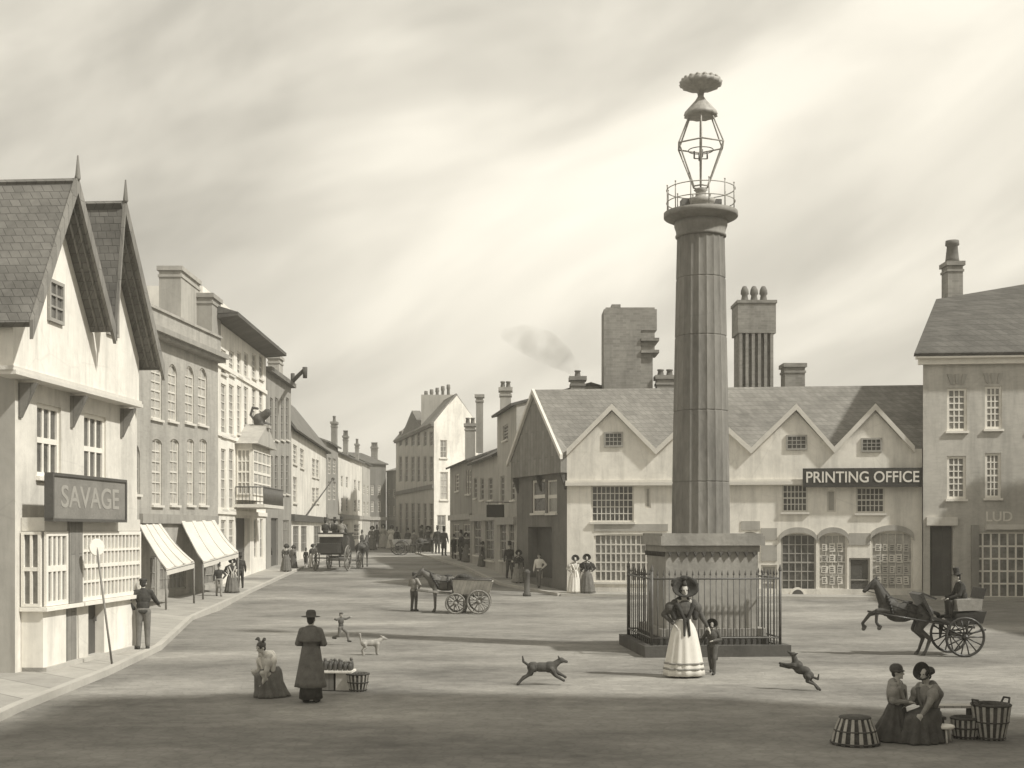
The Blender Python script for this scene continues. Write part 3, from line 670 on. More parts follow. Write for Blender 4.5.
for i in range(5):
    x_ = 426 + i * 5.6; yt = 391 - i * 1.6
    Yc = 101.0; z_ = EYE + (HZ - yt) / FP * Yc
    if i == 0:
        mb = MB(); mb.box((X(437.5, Yc), Yc, 11.8), (2.6, .7, 4.0)); ch = H.part('chimney', mb, 'plaster_grey')
    mb = MB(); mb.lathe([(.14, z_ - 1.6), (.12, z_ - .4), (.16, z_ - .3), (.14, z_ + .0), (.08, z_)], (X(x_, Yc), Yc, 0), 10); H.part('chimney_pot', mb, 'pot', ch)

# ---- R3 a, b and R2
H, F = simple_house(450, 84, 471.7, 73.4, 463, 447, 'small grey house with dark roof next to the tall corner block', 'plaster_dim', 'slate', [(455.5, 474, 459, 491), (466, 470, 468, 494), (468.5, 470, 471, 494), (453, 524, 459, 553), (463, 524, 470, 553)], D=6, group='houses up the right side of the street')
stack(H, 465, 475, 424, 80, 7, 1.0, m='plaster_dim', pots=2, pr=.14, ph=.4)
H, F = simple_house(472, 73.2, 497, 64.1, 459, 434, 'grey two storey house with steep dark roof in the middle of the right row', 'plaster_grey', 'slate', [(480.5, 478, 484, 500), (488.5, 478, 492.5, 500), (474, 478, 477, 498), (474, 520, 481, 555), (485, 520, 494, 560)], D=6, wf='paint_grey', group='houses up the right side of the street')
stack(H, 476, 483, 395, 74, 7.5, .5, m='plaster_dim', pots=0)
H, F = simple_house(497.2, 64, 516.5, 57.8, 409, 393, 'taller grey house with small arched attic window adjoining the printing office gable', 'plaster_grey', 'slate', [(503, 425, 508, 440), (500.5, 476, 504.5, 502), (511, 476, 515, 500), (500, 522, 506, 560), (509, 522, 514, 560)], D=7, wf='paint_grey', group='houses up the right side of the street')
stack(H, 500, 511, 388, 64, 8.5, .9, m='plaster_grey', pots=2, pr=.12, ph=.35)
R2F = F

# ---- printing office
a = (X(567, 52), 52.0); b = (X(922, 50), 50.0); dl = (X(517, 57.6), 57.6); cr = (X(922, 50) + 2.3, 56.0)
H = Bld('printing_office', a, 'long white gabled printing office with tiled roof behind the column', 'building')
EV, RG = 6.15, 9.05
F = H.fac(a, b, EV, m='plaster_white')
DK = dict(frame='paint_cream', bar=.035)
F.pw(591, 485, 634, 522, 9, 5, pane='pane_dark', **DK)
F.pw(782, 484, 808, 512, 6, 4, pane='pane_dark', **DK); F.pw(856, 487, 885, 513, 6, 4, pane='pane_dark', **DK)
for x0, y0, x1, y1 in ((645, 487, 651, 508), (827, 490, 836, 512)): F.pw(x0, y0, x1, y1, 1, 1, pane='plaster_grey', frame='paint_cream', sill=False, arch=.8, name='niche')
F.pw(594, 534, 668, 582, 14, 5, pane='pane_mid', name='shop_window', frame='paint_cream', bar=.055, arch=.06)
F.pw(742, 532, 758, 600, 2, 6, pane='pane_mid', frame='paint_grey', arch=.4, sill=False)
F.pw(761, 565, 777, 601, 1, 2, pane='paint_grey', frame='paint_cream', name='door', sill=False)
F.pw(781, 534, 816, 591, 5, 6, pane='pane_dark', frame='paint_grey', arch=.3, name='shop_window', bar=.04)
F.pw(818, 534, 847, 590, 4, 4, pane='pane_pale', frame='paint_cream', arch=.3, name='shop_window', bar=.03)
F.pw(849, 558, 870, 602, 1, 2, pane='paint_dark', frame='paint_grey', name='door', sill=False)
w871 = F.pw(871, 532, 913, 590, 5, 4, pane='pane_pale', frame='paint_cream', arch=.35, name='shop_window', bar=.03)
F.grid(); 
H.part('wall', F.mb, 'plaster_white')
# posters pinned inside the two right hand shop windows
for (x0, y0, x1, y1, nx, ny) in ((821, 542, 844, 586, 3, 4), (875, 542, 910, 586, 5, 4)):
    u0, u1, z0, z1 = F.rect(x0, y0, x1, y1)
    for i in range(nx):
        for j in range(ny):
            cu = u0 + (i + .5) * (u1 - u0) / nx; cz = z0 + (j + .5) * (z1 - z0) / ny; w_ = (u1 - u0) / nx * random.uniform(.32, .44); h_ = (z1 - z0) / ny * random.uniform(.3, .42)
            mb = MB(); tl = random.uniform(-.12, .12)
            pts = [(cu + (p * w_) - q * tl * h_, cz + q * h_ + p * tl * w_) for p, q in ((-1, -1), (1, -1), (1, 1), (-1, 1))]
            mb.hexa([F.pt(u, z, -.058) for u, z in pts], [F.pt(u, z, -.05) for u, z in pts]); H.part('poster', mb, random.choice(('letter_pale', 'cloth_white', 'cloth_pale')), w871)
            ln = MB()
            for k in (-.5, 0, .5):
                F.box(ln, cu - w_ * .7, cu + w_ * random.uniform(.2, .7), cz + k * h_ - .02, cz + k * h_ + .02, -.049, -.044)
            H.part('poster_print', ln, 'cloth_mid', w871)
mb = MB()
for x0, y0, x1, y1 in ((761, 528, 777, 540), (761, 545, 777, 561), (849, 533, 870, 545), (741, 521, 760, 530), (594, 524, 668, 531)): mb = MB(); F.box(mb, *F.rect(x0, y0, x1, y1), -.1, .03); H.part('panel', mb, 'plaster_grey')
mb = MB()
for x0, x1, yy in ((779, 817, 530), (817, 849, 530), (870, 914, 528)):     # hood mouldings over the arched fronts
    mb = MB(); u0, u1, z0, z1 = F.rect(x0, yy, x1, yy + 10); cu = (u0 + u1) / 2; hw = (u1 - u0) / 2 - .01; ps = []
    for k in range(13):
        an = R(180 * k / 12); ps.append((cu - hw * math.cos(an), z0 + .1 + .42 * math.sin(an)))
    for p, q in zip(ps, ps[1:]):
        F_ = [(p[0], p[1] - .22), (q[0], q[1] - .22), q, p]; mb.hexa([F.pt(u, z, -.02) for u, z in F_], [F.pt(u, z, .09) for u, z in F_])
    H.part('hood_mould', mb, 'plaster_grey')
mb = MB(); u0, u1, z0, z1 = F.rect(789, 596, 806, 604); cu = (u0 + u1) / 2
pts = [(cu + .33 * math.cos(R(k * 20)), gz(51) + .36 * math.sin(R(k * 20))) for k in range(10)]; mb.hexa([F.pt(u, z, .01) for u, z in pts], [F.pt(u, z, .16) for u, z in pts]); cl = H.part('cellar_arch', mb, 'plaster_white')
pts = [(cu + .24 * math.cos(R(k * 20)), gz(51) + .27 * math.sin(R(k * 20))) for k in range(10)]; mb = MB(); mb.hexa([F.pt(u, z, .1) for u, z in pts], [F.pt(u, z, .17) for u, z in pts]); H.part('grate', mb, 'paint_dark', cl)
mb = MB(); F.box(mb, 0, F.W, .1, .52, 0, .1); H.part('plinth', mb, 'plaster_cream')
mb = MB(); z = F.pix(660, 484)[1]; F.box(mb, -.05, F.W - .1, z - .06, z + .08, 0, .22); F.box(mb, -.05, F.W - .1, z + .08, z + .16, 0, .12); H.part('jetty_beam', mb, 'paint_cream')
# front gablets
sp_ = ((567, 656, 612), (656, 751, 703), (751, 834, 796), (834, 914, 875)); ga = MB(); gr = MB(); cp = MB()
zA = (EYE + (HZ - 408) / FP * 52)
for x0, x1, xa in sp_:
    u0, u1, ua = F.pix(x0, 450)[0], F.pix(x1, 450)[0], F.pix(xa, 410)[0]; u1 = min(u1, F.W - .05); zA = F.pix(xa, 409)[1]
    pts = [(u0, EV - .01), (u1, EV - .01), (ua, zA)]; ga.hexa([F.pt(u, z, -.25) for u, z in pts], [F.pt(u, z, 0.002) for u, z in pts])
    ry = 4.5 * (zA - EV) / (RG - EV)
    for s0 in (u0, u1):
        gr.slab([F.pt(s0, EV + .02, .12), F.pt(ua, zA + .05, .12), F.pt(ua, zA + .05, -ry * .75), F.pt(s0, EV + .02, -.1)], .1)
        dd = Vector((0, 0, .1)); sgn = 1 if s0 < ua else -1
        q = [F.pt(s0, EV + .0, .2), F.pt(ua, zA + .1, .2), F.pt(ua, zA + .1, .0), F.pt(s0, EV + .0, .0)]; cp.hexa([p - dd * 1.5 for p in q], [p + dd for p in q])
H.part('gable_wall', ga, 'plaster_white'); 
for r in ((604, 432, 623, 447), (786, 435, 807, 450), (861, 438, 882, 452)): F.pw(*r, 4, 3, pane='pane_dark', frame='paint_grey', op=False, sill=False, bar=.03)
mb = MB(); va, vb = Vector((*dl, 0)), Vector((*a, 0)); wc, wb = Vector((*cr, 0)), Vector((*b, 0))
e0, e1 = F.pt(-.35, EV + .0, -.03), F.pt(F.W, EV + .0, -.03)
rL = (va + vb) / 2 + Vector((-.35, 0, RG)); rR = (wb + wc) / 2 + Vector((0, 0, RG + .0)); bL = va + Vector((-.35, .25, EV)); bR = wc + Vector((0, .25, EV))
mb.slab([e0, e1, rR, rL], .15); mb.slab([bL, bR, rR, rL], .15); rf = H.part('roof', mb, 'roof_tile_pale'); H.part('gable_roof', gr, 'roof_tile_pale', rf); H.part('coping', cp, 'paint_cream', rf)
# left end wall, its shade put into dark plaster, with jettied boarded gable
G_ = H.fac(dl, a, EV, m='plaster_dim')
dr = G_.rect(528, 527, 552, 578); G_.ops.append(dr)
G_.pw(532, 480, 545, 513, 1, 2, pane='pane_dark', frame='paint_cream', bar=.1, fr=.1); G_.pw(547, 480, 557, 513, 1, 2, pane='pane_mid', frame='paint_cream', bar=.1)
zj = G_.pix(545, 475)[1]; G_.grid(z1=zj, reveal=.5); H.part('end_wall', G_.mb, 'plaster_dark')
mb = MB(); G_.box(mb, *dr, -.49, -.42); G_.box(mb, dr[0] + (dr[1] - dr[0]) * .68, dr[0] + (dr[1] - dr[0]) * .74, dr[2], dr[3], -.42, -.3); H.part('door', mb, 'paint_dark')
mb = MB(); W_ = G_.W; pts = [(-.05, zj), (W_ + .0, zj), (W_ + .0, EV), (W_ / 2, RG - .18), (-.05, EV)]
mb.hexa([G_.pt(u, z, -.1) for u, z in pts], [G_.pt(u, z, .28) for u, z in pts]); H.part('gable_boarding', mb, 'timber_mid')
mb = MB()
for s0 in (-.3, W_ + .25):
    q = [G_.pt(s0, EV - .12, .42), G_.pt(W_ / 2, RG + .02, .42), G_.pt(W_ / 2, RG + .02, .30), G_.pt(s0, EV - .12, .30)]; mb.hexa([p - Vector((0, 0, .2)) for p in q], q)
H.part('bargeboard', mb, 'paint_cream' , rf)
mb = MB(); mb.quad(*[Vector((p.x, p.y, z)) for p, z in ((va, -.3), (wc, -.3), (wc, EV), (va, EV))]); mb.quad(*[Vector((p.x, p.y, z)) for p, z in ((wb, -.3), (wc, -.3), (wc, EV), (wb, EV))]); mb.quad(wb + Vector((0, 0, EV)), wc + Vector((0, 0, EV)), rR - Vector((0, 0, .1))); H.part('wall', mb, 'plaster_white')
# corner posts and brackets on the end wall
mb = MB()
for u in (.1, W_ * .5, W_ - .2):
    mb = MB(); mb.hexa([G_.pt(u, zj - .7, 0), G_.pt(u + .14, zj - .7, 0), G_.pt(u + .14, zj - .7, .04), G_.pt(u, zj - .7, .04)], [G_.pt(u, zj - .003, 0), G_.pt(u + .14, zj - .003, 0), G_.pt(u + .14, zj - .003, .27), G_.pt(u, zj - .003, .27)]); H.part('bracket', mb, 'timber_dark')
# sign board
u0, u1, z0, z1 = F.rect(803, 468, 922, 487, .35)
mb = MB(); F.box(mb, u0, u1, z0, z1, .22, .35); sb = H.part('sign_board', mb, 'sign_black')
H.text('PRINTING OFFICE', F, (u0 + u1) / 2, (z0 + z1) / 2, .355, .62, 'letter_pale', sb, w=(u1 - u0) * .95)
# big chimney stacks
Yc = 57.0; zt = lambda py: EYE + (HZ - py) / FP * Yc
mb = MB()
def cb(x0, x1, y0, y1, dy=0, dep=1.6): mb.box(((X(x0, Yc) + X(x1, Yc)) / 2, Yc + dy + dep / 2, (zt(y0) + zt(y1)) / 2), (X(x1, Yc) - X(x0, Yc), dep, zt(y0) - zt(y1)))
cb(604, 641, 309, 400); cb(640, 657, 309, 330, .05, 1.5); cb(641, 655, 330, 338, .1, 1.4); cb(641, 659, 338, 341, -.1, 1.7); cb(641, 655, 341, 350, .1, 1.4); cb(641, 659, 350, 353, -.1, 1.7); cb(641, 653, 353, 400, .1, 1.4); cb(606, 655, 307, 309, .1, 1.3); cb(612, 621, 303.5, 307, .2, 1)
H.part('chimney', mb, 'brick_mid', None, 'broad weathered brick chimney stack with stepped side')
mb = MB(); Yc = 56.5
cb(738, 776, 303, 333); cb(737, 777, 300, 303, -.05, 1.7); cb(740, 774, 333, 400, .25, 1.3)
for i in range(6): x_ = 739.5 + i * 6.2; cb(x_, x_ + 3, 333, 400, .02, .3)
c = H.part('chimney', mb, 'brick_mid', None, 'tall square brick chimney stack with fluted front')
for x_ in (748, 757.5, 767):
    p = MB(); z_ = zt(300); p.lathe([(.2, z_), (.17, z_ + .15), (.13, z_ + .35), (.19, z_ + .42), (.17, z_ + .6), (.1, z_ + .75), (.06, z_ + .78)], (X(x_, Yc), Yc + .8, 0), 12); H.part('chimney_pot', p, 'pot', c)
stack(H, 785, 805, 364, 57, 7.5, .9, m='brick_mid', pots=0); stack(H, 657, 675, 376, 57, 7.5, .7, m='brick_mid', pots=2, pr=.15, ph=.3); stack(H, 571, 585, 377, 57, 7.5, .7, m='brick_mid', pots=1, pr=.14, ph=.3)

# ---- right house
a = (X(923, 49.6), 49.6); b = (X(1085, 49), 49.0)
H = Bld('brick_house', a, 'tall grey house with dark hipped roof and tall sash windows at the right edge', 'house')
F = H.fac(a, b, 9.55, m='brick_pale'); shell(H, F, 8, 'brick_pale', skew=(3.0, 0))
for r in ((947, 388, 967, 431), (985, 386, 1002, 429), (1030, 386, 1048, 429), (947, 456, 966, 499), (985, 453, 1001, 498), (1030, 453, 1048, 498)): F.pw(*r, 3, 6, pane='pane_mid', frame='paint_white', bar=.045, fr=.1)
F.pw(973, 532, 1035, 598, 7, 5, pane='pane_mid', frame='paint_white', bar=.07, name='shop_window')
dr = F.rect(930, 526, 953, 606); F.ops.append(dr); F.grid(reveal=.3); H.part('wall', F.mb, 'brick_pale')
mb = MB(); F.box(mb, *dr, -.3, -.22); 
for k in range(2):
    for j in range(3): w2 = (dr[1] - dr[0]); F.box(mb, dr[0] + .1 + k * w2 * .47, dr[0] + .1 + k * w2 * .47 + w2 * .36, .5 + j * .9, 1.25 + j * .9, -.22, -.19)
d_ = H.part('door', mb, 'paint_dark'); mb = MB(); mb.ell(F.pt(dr[1] - .15, 1.1, -.17), (.04, .04, .04)); H.part('handle', mb, 'iron_grey', d_)
mb = MB(); F.box(mb, dr[0] - .15, dr[1] + .15, dr[3] + .02, dr[3] + .35, 0, .16); H.part('lintel', mb, 'plaster_cream')
mb = MB(); z = F.pix(960, 364)[1]; F.box(mb, -.2, F.W, z - .02, z + .2, 0, .2); F.box(mb, -.3, F.W, z + .2, z + .36, 0, .4); H.part('cornice', mb, 'paint_white')
mb = MB()
for x0, x1, yy in ((950, 964, 375), (986, 1000, 374)):
    mb = MB(); u0, u1, z0, z1 = F.rect(x0, yy - 1, x1, yy + 9); c_ = (u0 + u1) / 2
    for o in (-1, 0, 1): mb.hexa([F.pt(c_ + o * .2 - .05, z0, 0), F.pt(c_ + o * .2 + .05, z0, 0), F.pt(c_ + o * .2 + .05, z0, .05), F.pt(c_ + o * .2 - .05, z0, .05)], [F.pt(c_ + o * .3 - .09, z1, 0), F.pt(c_ + o * .3 + .09, z1, 0), F.pt(c_ + o * .3 + .09, z1, .05), F.pt(c_ + o * .3 - .09, z1, .05)])
    H.part('keystone', mb, 'plaster_grey')
z = F.pix(990, 527)[1]; mb = MB(); F.box(mb, F.pix(985, 527)[0], F.pix(1036, 527)[0], z - .1, z + .1, 0, .14); H.part('fascia', mb, 'paint_cream')
H.text('LUD', F, F.pix(999, 517)[0], F.pix(999, 517)[1], .01, .55, 'letter_pale', H.root, w=1.0)
mb = MB(); pc_ = F.rect(971, 525, 981, 601); F.box(mb, pc_[0], pc_[1] - .1, 0.1, pc_[3], 0.0, .08); H.part('pilaster', mb, 'plaster_dim')
ze = 9.85; zr0, zr1 = 12.7, 13.5
q0 = F.pt(-.45, ze, .5); q1 = F.pt(F.W + .3, ze, .5); s0 = F.pt(1.35, zr0, -3.6); s1 = F.pt(F.W + .3, zr1, -3.6); t0 = F.pt(2.5, ze, -8.3); t1 = F.pt(F.W + .3, ze, -8.3)
mb = MB(); mb.slab([q0, q1, s1, s0], .15); mb.slab([q0, t0, s0], .15); mb.slab([t0, t1, s1, s0], .15); mb.quad(q1, s1, t1); H.part('roof', mb, 'slate')
stack(H, 948, 963, 262, 53.2, 11, .8, m='brick_mid', pots=1, pr=.28, ph=.95)

# ---- unseen right-hand houses shading the square; tall one added for foreground shade
def block(x0, x1, y0, y1, h, label):
    H = Bld('town_house', (x0, y0), label, 'house', 'houses outside the view on the right'); F = H.fac((x0, y1), (x0, y0), h, m='brick_mid'); shell(H, F, x1 - x0, 'brick_mid')
    n_ = int((y1 - y0) / 3.2)
    for i in range(n_):
        for z in ([1.0] + [3.8 + 3.1 * k for k in range(int((h - 5.5) / 3.1) + 1)]):
            u = (i + .5) * F.W / n_; F.win((u - .55, u + .55, z, z + 1.8), 3, 4, bar=.04)
    F.grid(); H.part('wall', F.mb, 'brick_mid'); mb = MB(); F.box(mb, -.1, F.W + .1, h, h + .25, -.3, .3); H.part('cornice', mb, 'paint_cream')
    if h > 12:
        D_ = x1 - x0; mb = MB(); mb.slab([F.pt(-.2, h, .3), F.pt(F.W + .2, h, .3), F.pt(F.W + .2, h + 2.2, -D_ / 2), F.pt(-.2, h + 2.2, -D_ / 2)], .15); mb.slab([F.pt(-.2, h, -D_), F.pt(F.W + .2, h, -D_), F.pt(F.W + .2, h + 2.2, -D_ / 2), F.pt(-.2, h + 2.2, -D_ / 2)], .15); H.part('roof', mb, 'slate')
        for u in (1.2, F.W - 1): p = F.pt(u, 0, -2.5); chimney(H, p.x, p.y, h, h + 2.6, 1.4, .8, 'brick_mid', 3)
block(9.0, 20, 3.0, 13.6, 18.5, 'unseen tall brick house added beyond the right edge to shade the foreground')
block(22.2, 30, 22.0, 47.5, 8.9, 'lower brick house right of the square, outside the picture')
# ------------------------------------------------------------------ the lamp column
RZ = 5.0; MC = Vector((4.56, 30.2, 0))
T = thing('lamp_column', 'tall fluted stone column on a square pedestal carrying a big iron lantern', 'monument', MC, RZ)
mb = MB(); mb.box((0, 0, .1), (2.8, 2.8, .3)); mb.box((0, 0, .34), (2.6, 2.6, .19)); 
st = obj('step', mb, 'stone_dark', T)
mb = MB(); mb.box((0, 0, .52), (2.5, 2.5, .18)); obj('base_moulding', mb, 'stone_pedestal', T)
mb = MB(); mb.box((0, 0, 1.5), (2.18, 2.18, 1.78)); obj('pedestal', mb, 'stone_pedestal', T)
mb = MB(); mb.box((0, 0, 2.465), (2.26, 2.26, .15)); mb.box((0, 0, 2.65), (2.46, 2.46, .22)); mb.box((0, 0, 2.79), (2.38, 2.38, .06))
cpn = obj('pedestal_cap', mb, 'stone_pedestal', T)
for s_ in range(4):
    Q = Matrix.Rotation(R(90 * s_), 3, 'Z')
    for i in range(11):
        mb = MB(); c = Q @ Vector((-1.0 + i * .2, -1.145, 2.36)); mb.add([c + Q @ Vector(v) for v in ((-.05, -.02, .03), (.05, -.02, .03), (0, -.02, -.08), (-.05, .05, .03), (.05, .05, .03), (0, .05, -.08))], [(0, 1, 2), (3, 5, 4), (0, 3, 4, 1), (1, 4, 5, 2), (2, 5, 3, 0)]); 
        if s_ in (0, 3): obj('drop_ornament', mb, 'stone_dark', cpn)
def flute(a, z): return 1 - .055 * (1 - abs(math.cos(a * 10))) ** 1.2 if True else 1
zs = [2.82, 2.95, 3.0]
mb = MB(); prof = []
def rad(z): t = (z - 2.82) / (10.3 - 2.82); return .70 - .135 * t ** 1.25
joints = [4.05, 5.75, 7.55, 8.95]
prof = [(rad(2.82), 2.82)]
for j in joints: prof += [(rad(j), j - .02), (rad(j) - .012, j - .012), (rad(j) - .012, j + .012), (rad(j), j + .02)]
for z in (3.4, 4.9, 6.6, 8.2, 9.6): prof.append((rad(z), z))
prof.append((rad(9.95), 9.95)); prof.sort(key=lambda p: p[1])
mb.lathe(prof, (0, 0, 0), 160, lambda a, z: 1 - .042 * abs(math.sin(a * 10)) ** .8, smooth=False); obj('shaft', mb, 'stone_column', T)
mb = MB(); mb.lathe([(.58, 10.18), (.61, 10.20), (.61, 10.24), (.585, 10.27), (.60, 10.36), (.635, 10.46), (.64, 10.56)], n=48); cpl = obj('capital', mb, 'stone_cap', T)
mb = MB(); mb.lathe([(.64, 10.56), (.74, 10.60), (.87, 10.66), (.89, 10.68), (.89, 10.785), (.87, 10.79)], n=48); obj('gallery_floor', mb, 'stone_cap', T)
mb = MB(); N_ = 12
for i in range(N_):
    a = 2 * math.pi * i / N_; p = Vector((.82 * math.cos(a), .82 * math.sin(a), 10.79)); mb.bar(p, p + Vector((0, 0, .62)), .014); mb.ell(p + Vector((0, 0, .64)), (.022,) * 3, n=6)
for z in (.25, .56): mb.torus((0, 0, 10.79 + z), .82, .013, 'z', 40, 5)
obj('gallery_railing', mb, 'iron_pale', T)
mb = MB(); mb.lathe([(.30, 10.8), (.30, 10.86), (.2, 10.9), (.34, 11.0), (.37, 11.1), (.14, 11.14), (.12, 11.3), (.17, 11.34), (.12, 11.38)], n=20); obj('lantern_stand', mb, 'iron_pale', T)
mb = MB()
for sx in (-1, 1): mb.box((sx * .38, 0, 11.02), (.2, .3, .16)); mb.bar((sx * .3, 0, 10.8), (sx * .38, 0, 11.0), .03)
obj('gas_valve', mb, 'iron_grey', T)
mb = MB(); hx = []
for i in range(6):
    a = 2 * math.pi * (i + .3) / 6; hx.append((math.cos(a), math.sin(a)))
lv = [(.19, 11.42), (.61, 12.42), (.31, 13.12)]
for r_, z in lv:
    for i in range(6): p, q = hx[i], hx[(i + 1) % 6]; mb.bar((p[0] * r_, p[1] * r_, z), (q[0] * r_, q[1] * r_, z), .019)
for i in range(6):
    p = hx[i]
    for (r0, z0), (r1, z1) in zip(lv, lv[1:]): mb.cap((p[0] * r0, p[1] * r0, z0), (p[0] * r1, p[1] * r1, z1), .019, .019, 6)
lan = obj('lantern_cage', mb, 'iron_pale', T)
mb = MB(); mb.bar((0, 0, 11.38), (0, 0, 12.2), .02); mb.bar((-.16, 0, 12.1), (.16, 0, 12.1), .014); mb.bar((0, -.16, 12.1), (0, .16, 12.1), .014)
for p in ((.16, 0), (-.16, 0), (0, .16), (0, -.16)): mb.bar((*p, 12.1), (*p, 12.28), .02)
mb.torus((0, 0, 12.3), .3, .012, 'z'); obj('gas_burner', mb, 'iron_grey', lan)
mb = MB(); mb.lathe([(.30, 13.10), (.40, 13.13), (.37, 13.22), (.25, 13.36), (.13, 13.5), (.07, 13.6), (.07, 13.66)], n=24, fn=lambda a, z: 1 + .05 * math.cos(a * 12)); obj('lantern_roof', mb, 'iron_pale', lan)
mb = MB(); mb.lathe([(.07, 13.62), (.08, 13.72), (.30, 13.78), (.47, 13.86), (.50, 13.93), (.42, 14.02), (.22, 14.1), (.05, 14.12)], n=48, fn=lambda a, z: 1 + .06 * math.cos(a * 16))
for i in range(16): a = 2 * math.pi * i / 16; mb.ell((.42 * math.cos(a), .42 * math.sin(a), 14.0), (.06, .06, .05), n=6)
obj('lantern_crown', mb, 'iron_pale', lan)
for o in T.children:
    if o.name.split('.')[0] in ('capital', 'gallery_floor', 'gallery_railing', 'lantern_stand', 'gas_valve', 'lantern_cage'): o.location.z = -.23
# railing round the pedestal
T2 = thing('iron_railing', 'black iron railing fencing in the column pedestal on its low stone kerb', 'railing', MC, RZ)
hw = 1.5; mb = MB()
for a, b in (((-hw, -hw), (hw, -hw)), ((hw, -hw), (hw, hw)), ((hw, hw), (-hw, hw)), ((-hw, hw), (-hw, -hw))):
    pass
mb.box((0, -hw - .08, .12), (2 * hw + .4, .24, .28)); mb.box((0, hw + .08, .12), (2 * hw + .4, .24, .28)); mb.box((-hw - .08, 0, .118), (.24, 2 * hw - .08, .28)); mb.box((hw + .08, 0, .118), (.24, 2 * hw - .08, .28))
obj('kerb', mb, 'stone_dark', T2)
C4 = [(-hw, -hw), (hw, -hw), (hw, hw), (-hw, hw)]
for i in range(4):
    a, b = Vector(C4[i]), Vector(C4[(i + 1) % 4]); n_ = 22 if i in (0, 2) else 12
    rl = MB()
    for z in (.42, 1.78): rl.bar((a.x, a.y, z), (b.x, b.y, z), .022)
    rr_ = obj('rail', rl, 'iron', T2)
    br = MB()
    for k in range(1, n_):
        p = a.lerp(b, k / n_); br.bar((p.x, p.y, .2), (p.x, p.y, 1.88), .013, n=5); br.cap((p.x, p.y, 1.88), (p.x, p.y, 1.98), .024, .004, 5)
    obj('bars', br, 'iron', rr_)
for p in C4:
    pm = MB(); pm.bar((*p, .2), (*p, 1.98), .035, n=8); pm.cap((*p, 1.98), (*p, 2.1), .045, .01, 8); obj('post', pm, 'iron', T2)

# small street fittings
P = ground(112, 664, .12); Q = Vector((X(98, 29.4), 29.4, 0)); Q = P + Vector((-.35, .1, 2.42))
T = thing('signal_disc', 'white round disc on a thin leaning pole before the bow fronted shop', 'round sign', P)
mb = MB(); mb.bar((0, 0, 0), tuple(Q - P), .022); obj('pole', mb, 'timber_mid', T)
mb = MB(); d_ = (Q - P); nrm = Vector((.75, -.65, 0)).normalized(); Mq = nrm.to_track_quat('Z', 'Y').to_matrix()
mb.lathe([(.17, -.02), (.18, 0), (.17, .02)], d_, 24, M=Mq, smooth=False); obj('disc', mb, 'paint_white', T)
P = ground(527, 596); T = thing('bollard', 'short dark stone bollard by the printing office corner', 'bollard', P)
mb = MB(); mb.lathe([(.17, 0), (.17, .1), (.12, .14), (.11, .9), (.14, .94), (.13, 1.0), (.05, 1.08)], n=14); obj('post', mb, 'stone_dark', T)
# hanging sign on the grey house, sign on bracket by the white house
F = R2F; u, z = F.pix(500, 511, .5)
T = thing('hanging_sign', 'small dark board sign hanging out from the tall grey house', 'sign', F.pt(u, gz(60)), 0)
L_ = T.location.copy(); mb = MB(); c = F.pt(u, z, .95)
a_, b_ = F.pt(u, z, .3), F.pt(u, z, 1.15)
mb = MB(); q = [a_, b_, b_ + F.u * .06, a_ + F.u * .06]; mb.hexa([p - Vector((0, 0, .3)) for p in q], [p + Vector((0, 0, .3)) for p in q]); obj('board', mb, 'sign_black', T, L_)
mb = MB(); mb.bar(F.pt(u, z + .42, 0), F.pt(u, z + .42, 1.2), .025); mb.bar(F.pt(u, z + .42, .4), F.pt(u, z + .28, .4), .012); mb.bar(F.pt(u, z + .42, 1.05), F.pt(u, z + .28, 1.05), .012); obj('bracket', mb, 'iron', T, L_)
T = thing('flag_pole', 'long slanting pole leaning out over the street from the hip roofed house', 'pole', FL5.pt(8, gz(80)), 0); L_ = T.location.copy()
mb = MB(); A_ = FL5.pt(*FL5.pix(306, 516, .05), .05); Yb = 86; B_ = FL5.pt(*FL5.pix(333, 479, 1.2), 1.2); mb.bar(A_, B_, .06, .04); obj('pole', mb, 'timber_dark', T, L_)
mb = MB(); mb.ell(B_, (.12,) * 3); obj('knob', mb, 'timber_dark', T, L_)
# ------------------------------------------------------------------ people
V = Vector
ARM = dict(down=((.25, .02, 1.13), (.27, -.06, .88)), fold=((.27, 0, 1.15), (.07, -.21, 1.12)), hip=((.37, .06, 1.18), (.21, -.06, 1.0)),
           out=((.44, -.03, 1.38), (.68, -.08, 1.46)), fwd=((.24, -.16, 1.16), (.17, -.42, 1.14)), lead=((.33, 0, 1.16), (.44, -.06, .94)),
           up=((.32, -.1, 1.5), (.34, -.25, 1.75)), back=((.24, .14, 1.16), (.06, .2, 1.0)), low=((.22, -.22, 1.18), (.14, -.38, .96)))
LEG = dict(stand=(((.09, 0, .92), (.10, -.02, .50), (.11, .02, .07)),) * 2,
           walk=(((.09, 0, .92), (.09, -.17, .52), (.09, -.22, .08)), ((.09, 0, .92), (.09, .05, .50), (.09, .28, .12))),
           run=(((.09, 0, .92), (.10, -.34, .66), (.10, -.42, .26)), ((.09, 0, .92), (.10, .05, .50), (.12, .42, .40))),
           wide=(((.09, 0, .92), (.20, -.04, .52), (.34, .0, .09)),) * 2,
           kneel=(((.10, 0, .50), (.13, -.12, .08), (.12, .34, .08)),) * 2,
           sit=(((.11, 0, .46), (.15, -.42, .46), (.14, -.40, .08)),) * 2,
           squat=(((.11, .08, .46), (.18, -.30, .56), (.14, .02, .08)),) * 2)
